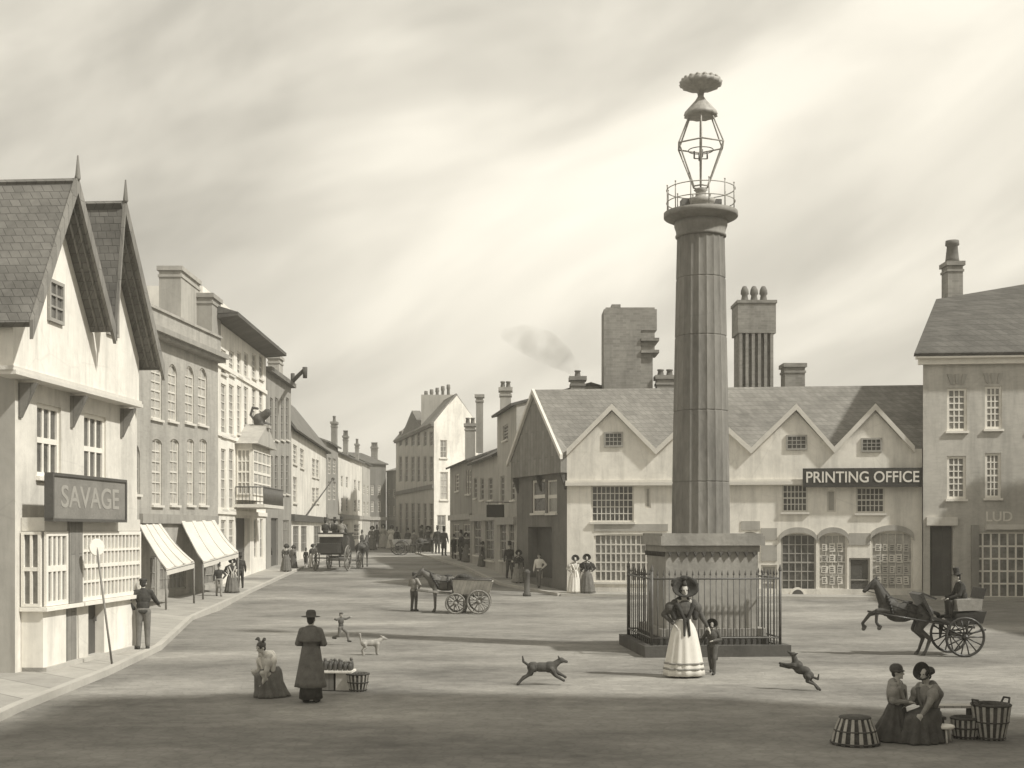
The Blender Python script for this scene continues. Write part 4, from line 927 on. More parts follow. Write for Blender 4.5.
def person(label, loc, h=1.7, face=0, legs='stand', arms=('down', 'down'), bend=0, top='coat', dress=None, head='tophat', C='cloth_black', C2='cloth_dark',
           CH='cloth_black', vox=.014, group=None, shawl=None, hairm='hair', tilt=(0, 0), apron=None, rest=0, name='person'):
    sc = h / 1.74; key0 = (legs, arms, bend, tilt, vox)
    T = thing(name, label, 'person', loc, face, group, sc)
    lg = LEG[legs]; hz = lg[0][0][2]; dz = hz - .92 if legs in ('kneel', 'sit', 'squat') else 0
    hy = lg[0][0][1]
    def U(p):                                    # upper body: bend forward about the hips, then lower
        p = V(p); q = p - V((0, 0, .95)); q = Matrix.Rotation(R(bend), 3, 'X') @ q
        return q + V((0, hy, .95 + dz))
    # --- the body: one continuous skin
    b = MB(); hm = Matrix.Rotation(R(tilt[0] + bend * .55), 3, 'X') @ Matrix.Rotation(R(tilt[1]), 3, 'Z')
    hc = U((0, -.01, 1.615)); H_ = lambda p: hc + hm @ V(p)
    b.ell(H_((0, 0, .02)), (.076, .092, .105), hm); b.ell(H_((0, -.03, -.045)), (.055, .062, .065), hm)
    b.cap(H_((0, -.088, .015)), H_((0, -.108, -.022)), .010, .016, 8); b.ell(H_((0, -.083, -.055)), (.026, .014, .011), hm); b.ell(H_((0, -.078, -.095)), (.022, .02, .018), hm)
    for s in (-1, 1): b.ell(H_((s * .078, .005, 0)), (.012, .02, .032), hm); b.ell(H_((s * .032, -.08, .038)), (.022, .012, .008), hm)
    b.cap(U((0, .01, 1.42)), H_((0, .01, -.06)), .058, .05)
    b.ell(U((0, 0, 1.28)), (.165, .105, .19)); b.ell(U((0, 0, 1.10)), (.135, .095, .15)); b.ell(U((0, 0, .97)), (.155, .11, .13))
    b.cap(U((-.13, .01, 1.40)), U((.13, .01, 1.40)), .065, .065)
    WR = []
    for s, am in ((1, arms[0]), (-1, arms[1])):
        e, w = am if isinstance(am, tuple) else ARM[am]; m = lambda p: U((s * p[0], p[1], p[2]))
        sh = U((s * .175, .01, 1.40)); e, w = m(e), m(w); b.cap(sh, e, .052, .040); b.cap(e, w, .040, .026)
        d = (w - e).normalized(); b.ell(w + d * .045, (.026, .026, .045), d.to_track_quat('Z', 'Y').to_matrix())
        side = d.cross(V((0, 0, 1))) if abs(d.z) < .9 else V((0, 1, 0)); side.normalize(); pn = d.cross(side)
        for k, ln in enumerate((.058, .07, .075, .066)):
            o = w + d * .075 + side * ((k - 1.5) * .019); mdl = o + d * ln * .5; b.cap(o - d * .02, mdl, .0105, .0100, 6); b.cap(mdl, mdl + (d * .75 + pn * .6) * ln * .5, .010, .0085, 6)
        o = w + d * .03 - side * .022; b.cap(o, o + (d * .6 - side * .8) * .055, .0125, .010, 6)
        WR.append((sh, e, w, d))
    FT = []
    for s, l in ((1, lg[0]), (-1, lg[1])):
        hp, kn, an = [V((s * p[0], p[1], p[2])) for p in l]; b.cap(hp, kn, .085, .056); b.cap(kn, an, .056, .038)
        ft = V((0, -1, 0)) if legs != 'kneel' else V((0, .3, -1)); tz = an + ft * .15; tz.z = max(.035, an.z - .04 if legs != 'kneel' else .04)
        b.cap(an + V((0, .02, -.03)), tz, .042, .034); FT.append((hp, kn, an, tz))
    blob('body', b, 'skin', T, vox * .85 if vox < .02 else vox, 1, ('body',) + key0)
    if vox < .016:
        for s in (-1, 1):
            e_ = MB(); e_.ell(H_((s * .032, -.086, .026)), (.014, .008, .009), hm, 8); obj('eye', e_, 'hair', T)
    # --- clothes
    g = MB()
    for i_, (hp, kn, an, tz) in enumerate(FT):
        g = MB(); g.cap(an + V((0, .03, -.028)), tz + (tz - an) * .12, .052, .044); blob('shoe', g, 'cloth_black', T, vox, 1, ('shoe', i_, legs, vox))

    if top in ('coat', 'jacket', 'longcoat', 'shirt'):
        g = MB()
        for hp, kn, an, tz in FT: g.cap(hp, kn, .105, .078); g.cap(kn, an + V((0, 0, .02)), .078, .060)
        g.ell(V((0, hy, hz + .03)), (.175, .13, .12)); blob('trousers', g, C2, T, vox, 2, ('trousers', legs, vox))
        g = MB(); g.ell(U((0, 0, 1.27)), (.195, .135, .21)); g.ell(U((0, 0, 1.07)), (.165, .125, .17)); g.cap(U((-.14, .01, 1.40)), U((.14, .01, 1.40)), .078, .078); g.ell(U((0, .015, 1.47)), (.075, .07, .05))
        for sh, e, w, d in WR: g.cap(sh, e, .073, .058); g.cap(e, w - d * .01, .058, .046)
        if top == 'jacket' or top == 'shirt': g.ell(U((0, 0, .94)), (.175, .135, .10))
        blob('shirt' if top == 'shirt' else 'coat', g, C, T, vox, 2, ('coat', top) + key0)
        if top == 'coat':                        # tails
            g = MB(); g.ell(U((0, .01, .93)), (.18, .135, .13))
            for s in (-1, 1): g.cap(U((s * .08, .06, .95)), U((s * .10, .13, .50)), .09, .06)
            blob('coat_tails', g, C, T, vox, 2, ('tails', bend, dz, hy, vox))
        if top == 'longcoat':
            g = MB(); n = 36; rs = []
            for t in range(9): 
                k = t / 8; rs.append([U((0, 0, 0)) * 0 + V((math.cos(a) * (.18 + .135 * k) * (1 + .06 * k * math.sin(a * 7)), hy + math.sin(a) * (.14 + .12 * k) * (1 + .06 * k * math.sin(a * 7)), 1.1 + dz - k * .80)) for a in [2 * math.pi * j / n for j in range(n)]])
            g.ring(rs); obj('coat_skirt', g, C, T); g = MB(); g.lathe([(.15, .9), (.18, .5), (.215, .2), (.225, .07)], (0, 0, dz), 36, lambda a, z: 1 + .05 * math.sin(9 * a)); obj('skirt', g, C2, T)
            g = MB(); g.lathe([(.085, 1.50), (.14, 1.47), (.21, 1.38), (.255, 1.22), (.25, 1.19)], (0, hy, dz), 30, lambda a, z: (1 + .04 * math.sin(a * 9)) * (1 - .22 * abs(math.sin(a)))); obj('cape', g, C, T)
    else:
        g = MB(); g.ell(U((0, -.01, 1.27)), (.175, .125, .19)); g.ell(U((0, 0, 1.10)), (.135, .105, .15)); g.cap(U((-.13, .01, 1.385)), U((.13, .01, 1.385)), .068, .068)
        for sh, e, w, d in WR:
            g.ell(sh.lerp(e, .45), (.105, .10, .12)); g.cap(sh, e, .075, .06); g.cap(e, w - d * .015, .058, .034)
        blob('bodice', g, C, T, vox, 2, ('bodice',) + key0)
        if legs in ('sit', 'squat', 'kneel'):
            if legs == 'sit': prof = [(.60, 0, .135, .12), (.55, -.08, .19, .24), (.50, -.16, .24, .36), (.42, -.19, .265, .385), (.28, -.21, .28, .38), (.12, -.22, .32, .42), (.015, -.22, .345, .45)]
            elif legs == 'squat': prof = [(.66, .08, .14, .13), (.60, .02, .19, .24), (.50, -.04, .22, .32), (.34, -.03, .25, .31), (.16, .02, .28, .34), (.015, .06, .31, .40)]
            else: prof = [(.70, 0, .14, .12), (.62, .01, .175, .155), (.46, .03, .21, .20), (.25, .06, .25, .29), (.10, .09, .28, .37), (.015, .10, .30, .42)]
            g = MB(); n = 72; rs = []; fine = []
            for (a0, a1) in zip(prof, prof[1:]):
                for t in range(4): fine.append(tuple(p * (1 - t / 4) + q * t / 4 for p, q in zip(a0, a1)))
            fine.append(prof[-1]); ph_ = len(label)
            for z, cy, rx, ry in fine:
                am = .11 * min(1, (prof[0][0] - z) * 2.2)
                rs.append([V((rx * math.cos(a) * (1 + am * math.sin(a * 12 + ph_ + 1.4 * math.sin(a * 3 + z * 3))), cy + ry * math.sin(a) * (1 + am * math.sin(a * 12 + ph_ + 1.4 * math.sin(a * 3 + z * 3))), z)) for a in [2 * math.pi * q / n for q in range(n)]])
            g.ring(rs); obj('skirt', g, C2, T)
        else:
            g = MB(); n = 60; rs = []
            for t in range(13):
                k = t / 12; rr = .125 + .06 * min(1, k * 5) + .20 * k ** .9; z = 1.10 - k * 1.06
                rs.append([V((math.cos(a) * rr * (1 + .055 * min(1, k * 2) * math.sin(a * 11 + math.sin(a * 3) * 1.2)), math.sin(a) * rr * .82 * (1 + .055 * min(1, k * 2) * math.sin(a * 11 + math.sin(a * 3) * 1.2)), z)) for a in [2 * math.pi * j / n for j in range(n)]])
            g.ring(rs); sk = obj('skirt', g, C2, T)
            if dress == 'flounce':
                for z_, m_ in ((.17, 'cloth_grey'), (.27, 'cloth_grey')):
                    g = MB(); k = (1.10 - z_) / 1.06; rr = (.185 + .20 * k ** .9) * 1.045; g.lathe([(rr * .99, z_ - .018), (rr * 1.02, z_), (rr * .99, z_ + .018)], (0, 0, 0), 60, lambda a, z: (1 + .05 * math.sin(a * 11 + math.sin(a * 3) * 1.2)) * (1 - .09 + .09 * math.cos(2 * a))); obj('flounce', g, m_, sk)
        if apron:
            g = MB(); zt = 1.08 + dz
            if legs in ('sit', 'kneel', 'squat'):
                g.ell(U((0, -.13, 1.18)), (.10, .02, .17)); pass
            else:
                g.ell((0, -.28, .62), (.20, .03, .46), Matrix.Rotation(R(-11), 3, 'X')); g.ell(U((0, -.125, 1.22)), (.10, .02, .15))
            blob('apron', g, apron, T, .014, 2)
    if shawl:
        g = MB(); a_ = U((0, .04, 1.44)); 
        for s in (-1, 1):
            g.cap(a_ + V((s * .06, .02, 0)), U((s * .22, .02, 1.30)), .085, .09); g.cap(U((s * .22, .02, 1.30)), U((s * .20, -.06, 1.12)), .085, .055); g.cap(U((s * .15, -.08, 1.36)), U((s * .03, -.155, 1.08)), .05, .03)
            if shawl[1]: g.cap(U((s * .03, -.155, 1.10)), U((s * .05, -.21, .80)), .032, .024)
        g.ell(U((0, .10, 1.26)), (.20, .07, .22)); blob('shawl', g, shawl[0], T, vox, 3, ('shawl', shawl[1]) + key0)
    # --- hair and hat
    g = MB(); g.ell(H_((0, .022, .045)), (.084, .090, .090), hm); g.ell(H_((0, .05, -.02)), (.07, .055, .07), hm)
    if head in ('bonnet', 'bighat', 'mob', 'ribbon'): g.ell(H_((0, .085, .06)), (.05, .045, .05), hm); [g.ell(H_((s * .068, -.045, .03)), (.024, .03, .04), hm) for s in (-1, 1)]
    blob('hair', g, hairm, T, max(.010, vox * .9), 1, ('hair', head) + key0)
    if head == 'tophat':
        g = MB(); g.lathe([(.13, -.004), (.15, 0), (.13, .008), (.088, .012), (.082, .10), (.092, .19), (.088, .195), (.02, .197)], H_((0, .01, .085)), 24, lambda a, z: 1 - (.10 * math.cos(2 * a) if z < .01 else 0), M=hm)
        obj('hat', g, CH, T)
    elif head == 'brim':
        g = MB(); g.lathe([(.16, -.02), (.19, -.015), (.17, -.004), (.10, .0), (.098, .07), (.075, .115), (.02, .125)], H_((0, .01, .075)), 24, lambda a, z: 1 + (.05 * math.sin(3 * a) if z < 0 else 0), M=hm); obj('hat', g, CH, T)
    elif head == 'cap':
        g = MB(); g.ell(H_((0, .0, .09)), (.105, .115, .05), hm); g.ell(H_((0, -.10, .07)), (.06, .045, .010), hm); blob('cap', g, CH, T, .012, 2)
    elif head in ('bonnet', 'bighat'):
        k = 1.0 if head == 'bonnet' else 1.28; g = MB(); n = 26; rs = []
        for r_, y_ in ((.04, .15), (.085, .14), (.105, .07), (.115, .0), (.175 * k, -.075), (.20 * k, -.095), (.17 * k, -.078), (.108, -.01)):
            rs.append([H_((r_ * math.cos(a), y_ + (.035 * math.sin(a) if r_ > .12 else 0), .05 + r_ * math.sin(a) * (.95 if math.sin(a) > 0 else .62))) for a in [2 * math.pi * j / n for j in range(n)]])
        g.ring(rs); bo = obj('bonnet', g, CH, T)
        if head == 'bighat':
            for s in (-1, 1, 0):
                q = MB(); q.ell(H_((s * .17, .0, .19 + (0 if s else .06))), (.085, .06, .055), hm); q.ell(H_((s * .10, .03, .22)), (.07, .05, .05), hm); q.cap(H_((s * .12, 0, .2)), H_((s * .22, -.03, .13)), .03, .05); blob('feather', q, CH, bo, .013, 2)
    elif head == 'mob':
        g = MB(); g.ell(H_((0, .025, .065)), (.115, .12, .10), hm); g.torus(H_((0, -.0, .03)), .11, .014, 'z'); blob('cap', g, CH, T, .012, 1)
    elif head == 'ribbon':
        g = MB(); g.ell(H_((0, .02, .06)), (.10, .105, .09), hm)
        for s in (-1, 1): g.cap(H_((s * .04, .03, .12)), H_((s * .13, .05, .19)), .02, .04); g.cap(H_((s * .13, .05, .19)), H_((s * .20, .02, .17)), .04, .012)
        blob('cap', g, CH, T, .012, 1)
    return T

def sz(px_top, px_feet, Y): return (px_feet - px_top) / FP * Y
def wall_y(px):
    tab = [(396, 114), (434, 95), (450, 84), (472, 73.3), (497, 64), (517, 57.6), (567, 52), (922, 50)]
    if px < 396: return 999
    for (a, ya), (b, yb) in zip(tab, tab[1:]):
        if px <= b: return 1 / ((1 / ya) + (1 / yb - 1 / ya) * (px - a) / (b - a))
    return 49
def pp(px, py, ty, label, face, dz=0, hmul=1, **k):
    g_ = ground(px, py, dz); h = sz(ty, py, g_.y) * hmul; w_ = wall_y(px) - 1.0
    if g_.y > w_: h *= w_ / g_.y * 1.06; g_ = V((X(px, w_), w_, gz(w_) + .1))
    return person(label, g_, h / (1.12 if k.get('head', 'tophat') == 'tophat' else 1.05), face, **k)

# face angle: 0 looks at the camera, 90 looks right, 180 away, -90 left
pp(684, 677, 577, 'lady in black shawl, big dark hat and white dress, holding a child by the hand', 8, arms=('lead', 'hip'), top='dress', dress='flounce', C='cloth_dark', C2='cloth_white', head='bighat', CH='cloth_black', shawl=('cloth_black', True), vox=.011, hmul=.97)
pp(712.5, 674, 619, 'small child in dark coat and dark bonnet beside the lady in white', -20, arms=('fold', 'lead'), legs='walk', top='coat', C='cloth_dark', C2='cloth_dark', head='bonnet', CH='cloth_black', vox=.013)
pp(311, 702, 609, 'person in long grey caped coat and brimmed hat standing at the small stall', 172, arms=('fold', 'fold'), top='longcoat', C='cloth_mid', C2='cloth_black', head='brim', CH='cloth_dark', vox=.012)
# dark skirt under the coat
pp(270, 697, 638, 'woman crouching in white shawl and ribboned bonnet left of the grey coat', -48, legs='squat', arms=('low', ((.30, -.1, 1.12), (.34, -.2, .86))), bend=26, top='dress', C='cloth_pale', C2='cloth_mid', head='ribbon', CH='cloth_dark', shawl=('cloth_white', False), vox=.012, hmul=1.42)
pp(341, 645, 611, 'child running with both arms flung out behind the small stall', 60, legs='run', arms=('out', 'out'), top='jacket', C='cloth_dark', C2='cloth_mid', head='cap', CH='cloth_dark', vox=.013, hmul=1.0)
pp(143, 649, 575, 'man in black jacket and grey trousers leaning at the bow shop front', -165, dz=.12, legs='stand', arms=('hip', ((.30, -.12, 1.2), (.36, -.36, 1.12))), bend=6, top='jacket', C='cloth_black', C2='cloth_mid', head='cap', CH='cloth_black', vox=.013)
pp(414, 611, 570, 'man in pale shirt and dark breeches standing before the horse and cart', 150, arms=('fold', 'hip'), top='jacket', C='cloth_grey', C2='cloth_dark', head='cap', CH='cloth_dark', vox=.016)
# market women, bottom right
pp(897, 741, 661, 'woman kneeling in dark pinafore and pale shawl, facing the seated woman', 58, legs='kneel', arms=('down', 'fold'), top='dress', C='cloth_grey', C2='cloth_dark', head='mob', CH='cloth_dark', apron='cloth_dark', vox=.012, hmul=1.31, shawl=('cloth_grey', False))
pp(930, 741, 664, 'woman seated on a low stool in puffed sleeves and dark ribboned bonnet', -62, legs='sit', arms=('low', 'fwd'), bend=8, top='dress', C='cloth_grey', C2='cloth_dark', head='bonnet', CH='cloth_black', vox=.012, hmul=1.37, shawl=('cloth_mid', False))
# street people
G1 = 'people walking along the left pavement'; G2 = 'people in the far street'; G3 = 'people outside the printing office'
k_ = dict(vox=.02)
pp(219, 597, 561, 'man in dark tailcoat and light trousers with a lady near the awnings', 20, dz=.12, group=G1, C='cloth_black', C2='cloth_grey', legs='walk', arms=('hip', 'down'), **k_)
pp(232, 593, 558, 'lady in grey full skirt and dark bonnet walking with a man near the awnings', 20, dz=.12, group=G1, top='dress', C='cloth_black', C2='cloth_mid', head='bonnet', arms=('down', 'hip'), shawl=('cloth_pale', True), **k_)
pp(240.5, 588, 551, 'man in black coat following behind the couple near the awnings', 200, dz=.12, group=G1, C='cloth_black', C2='cloth_black', **k_)
pp(268.5, 566.5, 541, 'man in dark coat and top hat standing before the white house door', -150, dz=.12, group=G1, C='cloth_black', C2='cloth_dark', **k_)
pp(286, 571.5, 544, 'woman in wide dark skirt with bonnet at the kerb beyond the white house', 170, dz=.12, group=G1, top='dress', C='cloth_dark', C2='cloth_mid', head='bonnet', **k_)
pp(293, 570, 545, 'woman in grey cloak beside the woman in wide dark skirt', 150, group=G1, top='dress', C='cloth_dark', C2='cloth_dark', head='bonnet', shawl=('cloth_mid', False), **k_)
pp(306, 567, 547, 'man in black just left of the coach, by its rear wheel', 160, group=G1, C='cloth_black', C2='cloth_black', **k_)
pp(313, 568, 544, 'woman in light skirt and dark shawl beside the coach wheel', 180, group=G1, top='dress', C='cloth_dark', C2='cloth_pale', head='bonnet', shawl=('cloth_dark', False), **k_)
pp(437.5, 552.5, 525, 'man in black before the tall corner block, left one of a pair', 170, group=G2, C='cloth_black', C2='cloth_black', **k_)
pp(444, 552.5, 524, 'man in black before the tall corner block, right one of a pair', 160, group=G2, C='cloth_dark', C2='cloth_dark', **k_)
pp(461, 556, 526, 'man in black top hat at the shop door of the small grey house', -60, group=G2, C='cloth_black', C2='cloth_black', **k_)
pp(467, 558, 530, 'lady in dark dress at the shop door of the small grey house', -40, group=G2, top='dress', C='cloth_dark', C2='cloth_mid', head='bonnet', **k_)
pp(509.5, 578, 541, 'man in dark coat and top hat walking beside a lady near the hanging sign', 10, group=G3, C='cloth_black', C2='cloth_dark', legs='walk', **k_)
pp(518.5, 577, 546, 'lady in dark shawl and pale skirt walking beside a man near the hanging sign', 10, group=G3, top='dress', C='cloth_black', C2='cloth_grey', head='bonnet', shawl=('cloth_dark', True), **k_)
pp(539, 586, 553, 'man in white coat standing before the dark side door of the printing office', -20, group=G3, C='cloth_white', C2='cloth_mid', legs='walk', arms=('hip', 'down'), head='cap', CH='cloth_dark', **k_)
pp(575, 593, 557, 'lady in white dress and round dark hat at the corner of the printing office', 10, group=G3, top='dress', C='cloth_pale', C2='cloth_white', head='bonnet', shawl=('cloth_white', True), arms=('down', 'hip'), **k_)
pp(587, 595, 558, 'lady in dark dress and black shawl right of the lady in white', -10, group=G3, top='dress', C='cloth_black', C2='cloth_mid', head='bonnet', shawl=('cloth_black', False), arms=('hip', 'hip'), **k_)
cr = [(377, 548, 'cloth_dark', 'man in dark coat before the dark end house'), (391, 549, 'cloth_white', 'woman in white in the far street, nearest the corner block'), (397, 550, 'cloth_black', 'man in black walking beside the carriage in the far street'),
      (421, 550, 'cloth_mid', 'woman in grey under the corner block windows'), (428, 550, 'cloth_dark', 'woman in dark cloak at the white end wall'), (362, 553, 'cloth_black', 'man in black just right of the coach'),
      (383, 548, 'cloth_pale', 'woman in pale dress before the dark end house'), (372, 550, 'cloth_mid', 'woman in grey between the coach and the dark end house'), (408, 551, 'cloth_dark', 'man in dark coat behind the small far cart'),
      (414, 553, 'cloth_mid', 'man in grey coat standing at the far cart horse'), (454, 556, 'cloth_black', 'man in black left of the small grey shop door'), (482, 563, 'cloth_mid', 'woman in grey by the shop front with steep dark roof')]
for i, (px, py, c, l) in enumerate(cr):
    pp(px, py, py - 24, l, random.choice((20, 160, 70)), group=G2, top='dress' if 'woman' in l else 'coat', C=c, C2=c, head='bonnet' if 'woman' in l else 'tophat', vox=.025)

# ------------------------------------------------------------------ animals
def horse(label, loc, face, m='horse_dark', scale=1.0, rear=False, cat='horse', vox=.022, head_down=0):
    """faces +x at rotation 0"""
    T = thing('horse', label, cat, loc, face, None, scale); b = MB()
    piv = V((-.62, 0, 1.05)); A_ = R(-13 if rear else 0)
    def U(p):
        q = V(p) - piv; return Matrix.Rotation(A_, 3, 'Y') @ q + piv + (V((.0, 0, -.04)) if rear else V((0, 0, 0)))
    b.ell(U((.48, 0, 1.17)), (.30, .22, .30)); b.ell(U((.02, 0, 1.13)), (.46, .245, .27)); b.ell(U((-.52, 0, 1.20)), (.30, .24, .27)); b.ell(U((.1, 0, 1.0)), (.4, .21, .2))
    n0, n1 = U((.62, 0, 1.28)), U((.98, 0, 1.74 - head_down)); b.cap(n0, n1, .19, .10); b.cap(U((.5, 0, 1.35)), U((.86, 0, 1.70 - head_down)), .10, .07)
    h0 = n1 + V((.02, 0, .03)); h1 = h0 + V((.30, 0, -.26)); b.cap(h0, h1, .10, .055); b.ell(h0.lerp(h1, .35) + V((-.02, 0, -.05)), (.10, .06, .09)); b.ell(h1, (.065, .055, .06))
    for s in (-1, 1): b.cap(h0 + V((-.03, s * .045, .06)), h0 + V((-.04, s * .06, .19)), .032, .010)
    hoof = []
    for s in (-1, 1):
        if rear:
            k = .0 if s > 0 else .12
            pts = [U((.52, s * .14, 1.05)), U((.52, s * .14, 1.05)) + V((.30 + k, 0, .0 - k)), U((.52, s * .14, 1.05)) + V((.32 + k * 2.6, 0, -.33 - k * .4)), U((.52, s * .14, 1.05)) + V((.22 + k * 3, 0, -.46 - k * .3))]
        else: pts = [V((.50, s * .14, 1.08)), V((.50, s * .14, .62)), V((.49, s * .14, .16)), V((.54, s * .14, .06))]
        for p, q, r0, r1 in zip(pts, pts[1:], (.115, .058, .042), (.06, .040, .055)): b.cap(p, q, r0, r1)
        b.ell(pts[1], (.062,) * 3); hoof.append(pts[-1])
        y = s * .15
        if rear: pts = [U((-.56, y, 1.12)), V((-.36, y, .74)), V((-.70, y, .47)), V((-.58, y, .13)), V((-.52, y, .05))]
        else: pts = [V((-.56, y, 1.15)), V((-.46, y, .84)), V((-.74, y, .54)), V((-.70, y, .14)), V((-.65, y, .06))]
        if s < 0: pts = [p + V((.10, 0, 0)) if i > 1 else p for i, p in enumerate(pts)]
        for p, q, r0, r1 in zip(pts, pts[1:], (.19, .105, .058, .044), (.11, .058, .042, .055)): b.cap(p, q, r0, r1)
        hoof.append(pts[-1])
    blob('body', b, m, T, vox, 2)
    g = MB(); t0 = U((-.78, 0, 1.30)); pts = [t0, t0 + V((-.14, 0, -.06)), t0 + V((-.24, 0, -.35)), t0 + V((-.2, 0, -.72))]
    for p, q, r0, r1 in zip(pts, pts[1:], (.045, .06, .075), (.06, .075, .03)): g.cap(p, q, r0, r1)
    blob('tail', g, 'hair', T, vox, 1); g = MB()
    for i in range(7): p = U((.50 + i * .07, .02, 1.44 + i * .055 - head_down * i / 7)); g.cap(p, p + V((-.05, .05, -.14)), .045, .03)
    blob('mane', g, 'hair', T, vox, 1)
    g = MB()
    for p in hoof: g.cap(p + V((-.02, 0, .02)), p + V((.02, 0, -.035)), .052, .062)
    blob('hooves', g, 'iron', T, vox, 0)
    g = MB(); Mx = Matrix.Rotation(R(90) , 3, 'Y')
    for k in range(24):
        a, c = [(U((.50, .0, 1.2)) + Matrix.Rotation(A_ + R(28), 3, 'Y') @ V((0, .24 * math.cos(t), .35 * math.sin(t)))) for t in (2 * math.pi * k / 24, 2 * math.pi * (k + 1) / 24)]; g.bar(a, c, .045)
        a, c = [(U((-.0, .0, 1.13)) + Matrix.Rotation(A_, 3, 'Y') @ V((0, .25 * math.cos(t), .275 * math.sin(t)))) for t in (2 * math.pi * k / 24, 2 * math.pi * (k + 1) / 24)]; g.bar(a, c, .03)
    for s in (-1, 1): g.bar(U((.5, s * .235, 1.22)), U((-.72, s * .27, 1.12)), .022); g.bar(h1 + V((-.08, s * .055, .03)), h0 + V((0, s * .085, .08)), .014); g.bar(h1 + V((-.08, s * .05, .0)), U((.1, s * .15, 1.42)), .010)
    g.ell(U((-.02, 0, 1.40)), (.16, .12, .05)); obj('harness', g, 'leather', T)
    return T
def dog(label, loc, face, m='dog_dark', scale=1, pose='run', pitch=0, tail=35):
    T = thing('dog', label, 'dog', loc, face, None, scale); b = MB(); Mx = Matrix.Rotation(R(-pitch), 3, 'Y'); piv = V((-.22, 0, .3))
    U = lambda p: Mx @ (V(p) - piv) + piv
    b.ell(U((.16, 0, .40)), (.16, .105, .135)); b.ell(U((-.02, 0, .40)), (.21, .095, .115)); b.ell(U((-.22, 0, .40)), (.14, .10, .125))
    b.cap(U((.24, 0, .44)), U((.36, 0, .53)), .085, .065); b.ell(U((.40, 0, .55)), (.08, .065, .068)); b.cap(U((.43, 0, .545)), U((.53, 0, .52)), .048, .03)
    for s in (-1, 1): b.cap(U((.37, s * .035, .58)), U((.34, s * .06, .64)), .028, .014)
    if pose == 'run':
        L4 = [[(.20, .06, .36), (.34, .06, .26), (.46, .06, .20), (.50, .06, .17)], [(.18, -.06, .36), (.28, -.06, .22), (.42, -.06, .13), (.46, -.06, .11)],
              [(-.24, .06, .38), (-.26, .06, .24), (-.44, .06, .17), (-.52, .06, .06)], [(-.24, -.06, .38), (-.32, -.06, .24), (-.48, -.06, .12), (-.56, -.06, .03)]]
    else:
        L4 = [[(.20, s * .06, .36), (.20, s * .06, .2), (.20, s * .06, .04), (.23, s * .06, .02)] for s in (1, -1)] + [[(-.24, s * .06, .38), (-.19, s * .06, .26), (-.29, s * .06, .15), (-.26, s * .06, .02)] for s in (1, -1)]
    for i, l in enumerate(L4):
        l = [U(p) if (pitch and i < 2) else (U(p) if j == 0 else V(p)) for j, p in enumerate(l)]
        for p, q, r0, r1 in zip(l, l[1:], (.078, .045, .030), (.045, .030, .034)): b.cap(p, q, r0, r1, 8)
    blob('body', b, m, T, .012, 1)
    g = MB(); t = U((-.32, 0, .44)); q = t + V((-.14 * math.cos(R(tail)), 0, .14 * math.sin(R(tail)))); r_ = q + V((-.02, 0, .12)); g.cap(t, q, .032, .028); g.cap(q, r_, .03, .045 if tail > 60 else .018); blob('tail', g, m, T, .010, 1)
    return T
dog('dark dog running at full stretch across the open square', ground(543, 685), 0, scale=1.0 * .84)
dog('thin dog leaping up near the railing corner beside the pedestal', ground(797, 690), 158, scale=.72, pitch=40, tail=-20)
dog('small pale dog with raised bushy tail behind the basket', ground(371, 655), 20, m='dog_pale', scale=.70, pose='stand', tail=75)

# ------------------------------------------------------------------ vehicles
def wheel(T, c, r, n=12, m='carriage_black', tilt=0, name='wheel'):
    mb = MB(); mb.torus(c, r - .03, .032, 'y', 36, 6, .9); 
    w = obj(name, mb, m, T); h = MB(); h.ell(c, (.075, .10, .075)); 
    for k in range(n): a = 2 * math.pi * k / n; h.bar(V(c) + V((math.cos(a) * .05, 0, math.sin(a) * .05)), V(c) + V((math.cos(a) * (r - .04), 0, math.sin(a) * (r - .04))), .017, n=5)
    obj('spokes', h, m, w); return w
# gig: faces -x (left); local x grows backwards
P0 = ground(957, 655); S_ = .98
T = thing('gig', 'small black open gig with tall spoked wheels behind the rearing horse', 'carriage', P0, 0)
for s, rr in ((-1, .46), (1, .46)): wheel(T, (0 if s < 0 else -.0, s * .52, .46), rr, 14)
mb = MB(); mb.bar((0, -.56, .46), (0, .56, .46), .03); obj('axle', mb, 'iron', T)
mb = MB(); mb.hexa([(-.12, -.38, .70), (.46, -.38, .76), (.46, .38, .76), (-.12, .38, .70)], [(-.16, -.40, .98), (.54, -.40, 1.04), (.54, .40, 1.04), (-.16, .40, .98)]); bd = obj('body', mb, 'carriage_black', T)
mb = MB(); mb.hexa([(-.10, -.37, 1.04), (.44, -.37, 1.06), (.44, .37, 1.06), (-.10, .37, 1.04)], [(-.14, -.37, 1.30), (.46, -.37, 1.32), (.46, .37, 1.32), (-.14, .37, 1.30)]); obj('seat_box', mb, 'cloth_grey', T)
mb = MB(); mb.hexa([(.44, -.37, 1.32), (.48, -.37, 1.32), (.48, .37, 1.32), (.44, .37, 1.32)], [(.50, -.37, 1.56), (.54, -.37, 1.56), (.54, .37, 1.56), (.50, .37, 1.56)]); obj('seat_back', mb, 'leather', T)
mb = MB(); mb.hexa([(-.72, -.36, .92), (-.66, -.36, .92), (-.66, .36, .92), (-.72, .36, .92)], [(-1.0, -.38, 1.42), (-.92, -.38, 1.46), (-.92, .38, 1.46), (-1.0, .38, 1.42)]); mb.hexa([(-.72, -.36, .86), (-.1, -.36, .70), (-.1, .36, .70), (-.72, .36, .86)], [(-.72, -.36, .93), (-.1, -.36, .76), (-.1, .36, .76), (-.72, .36, .93)])
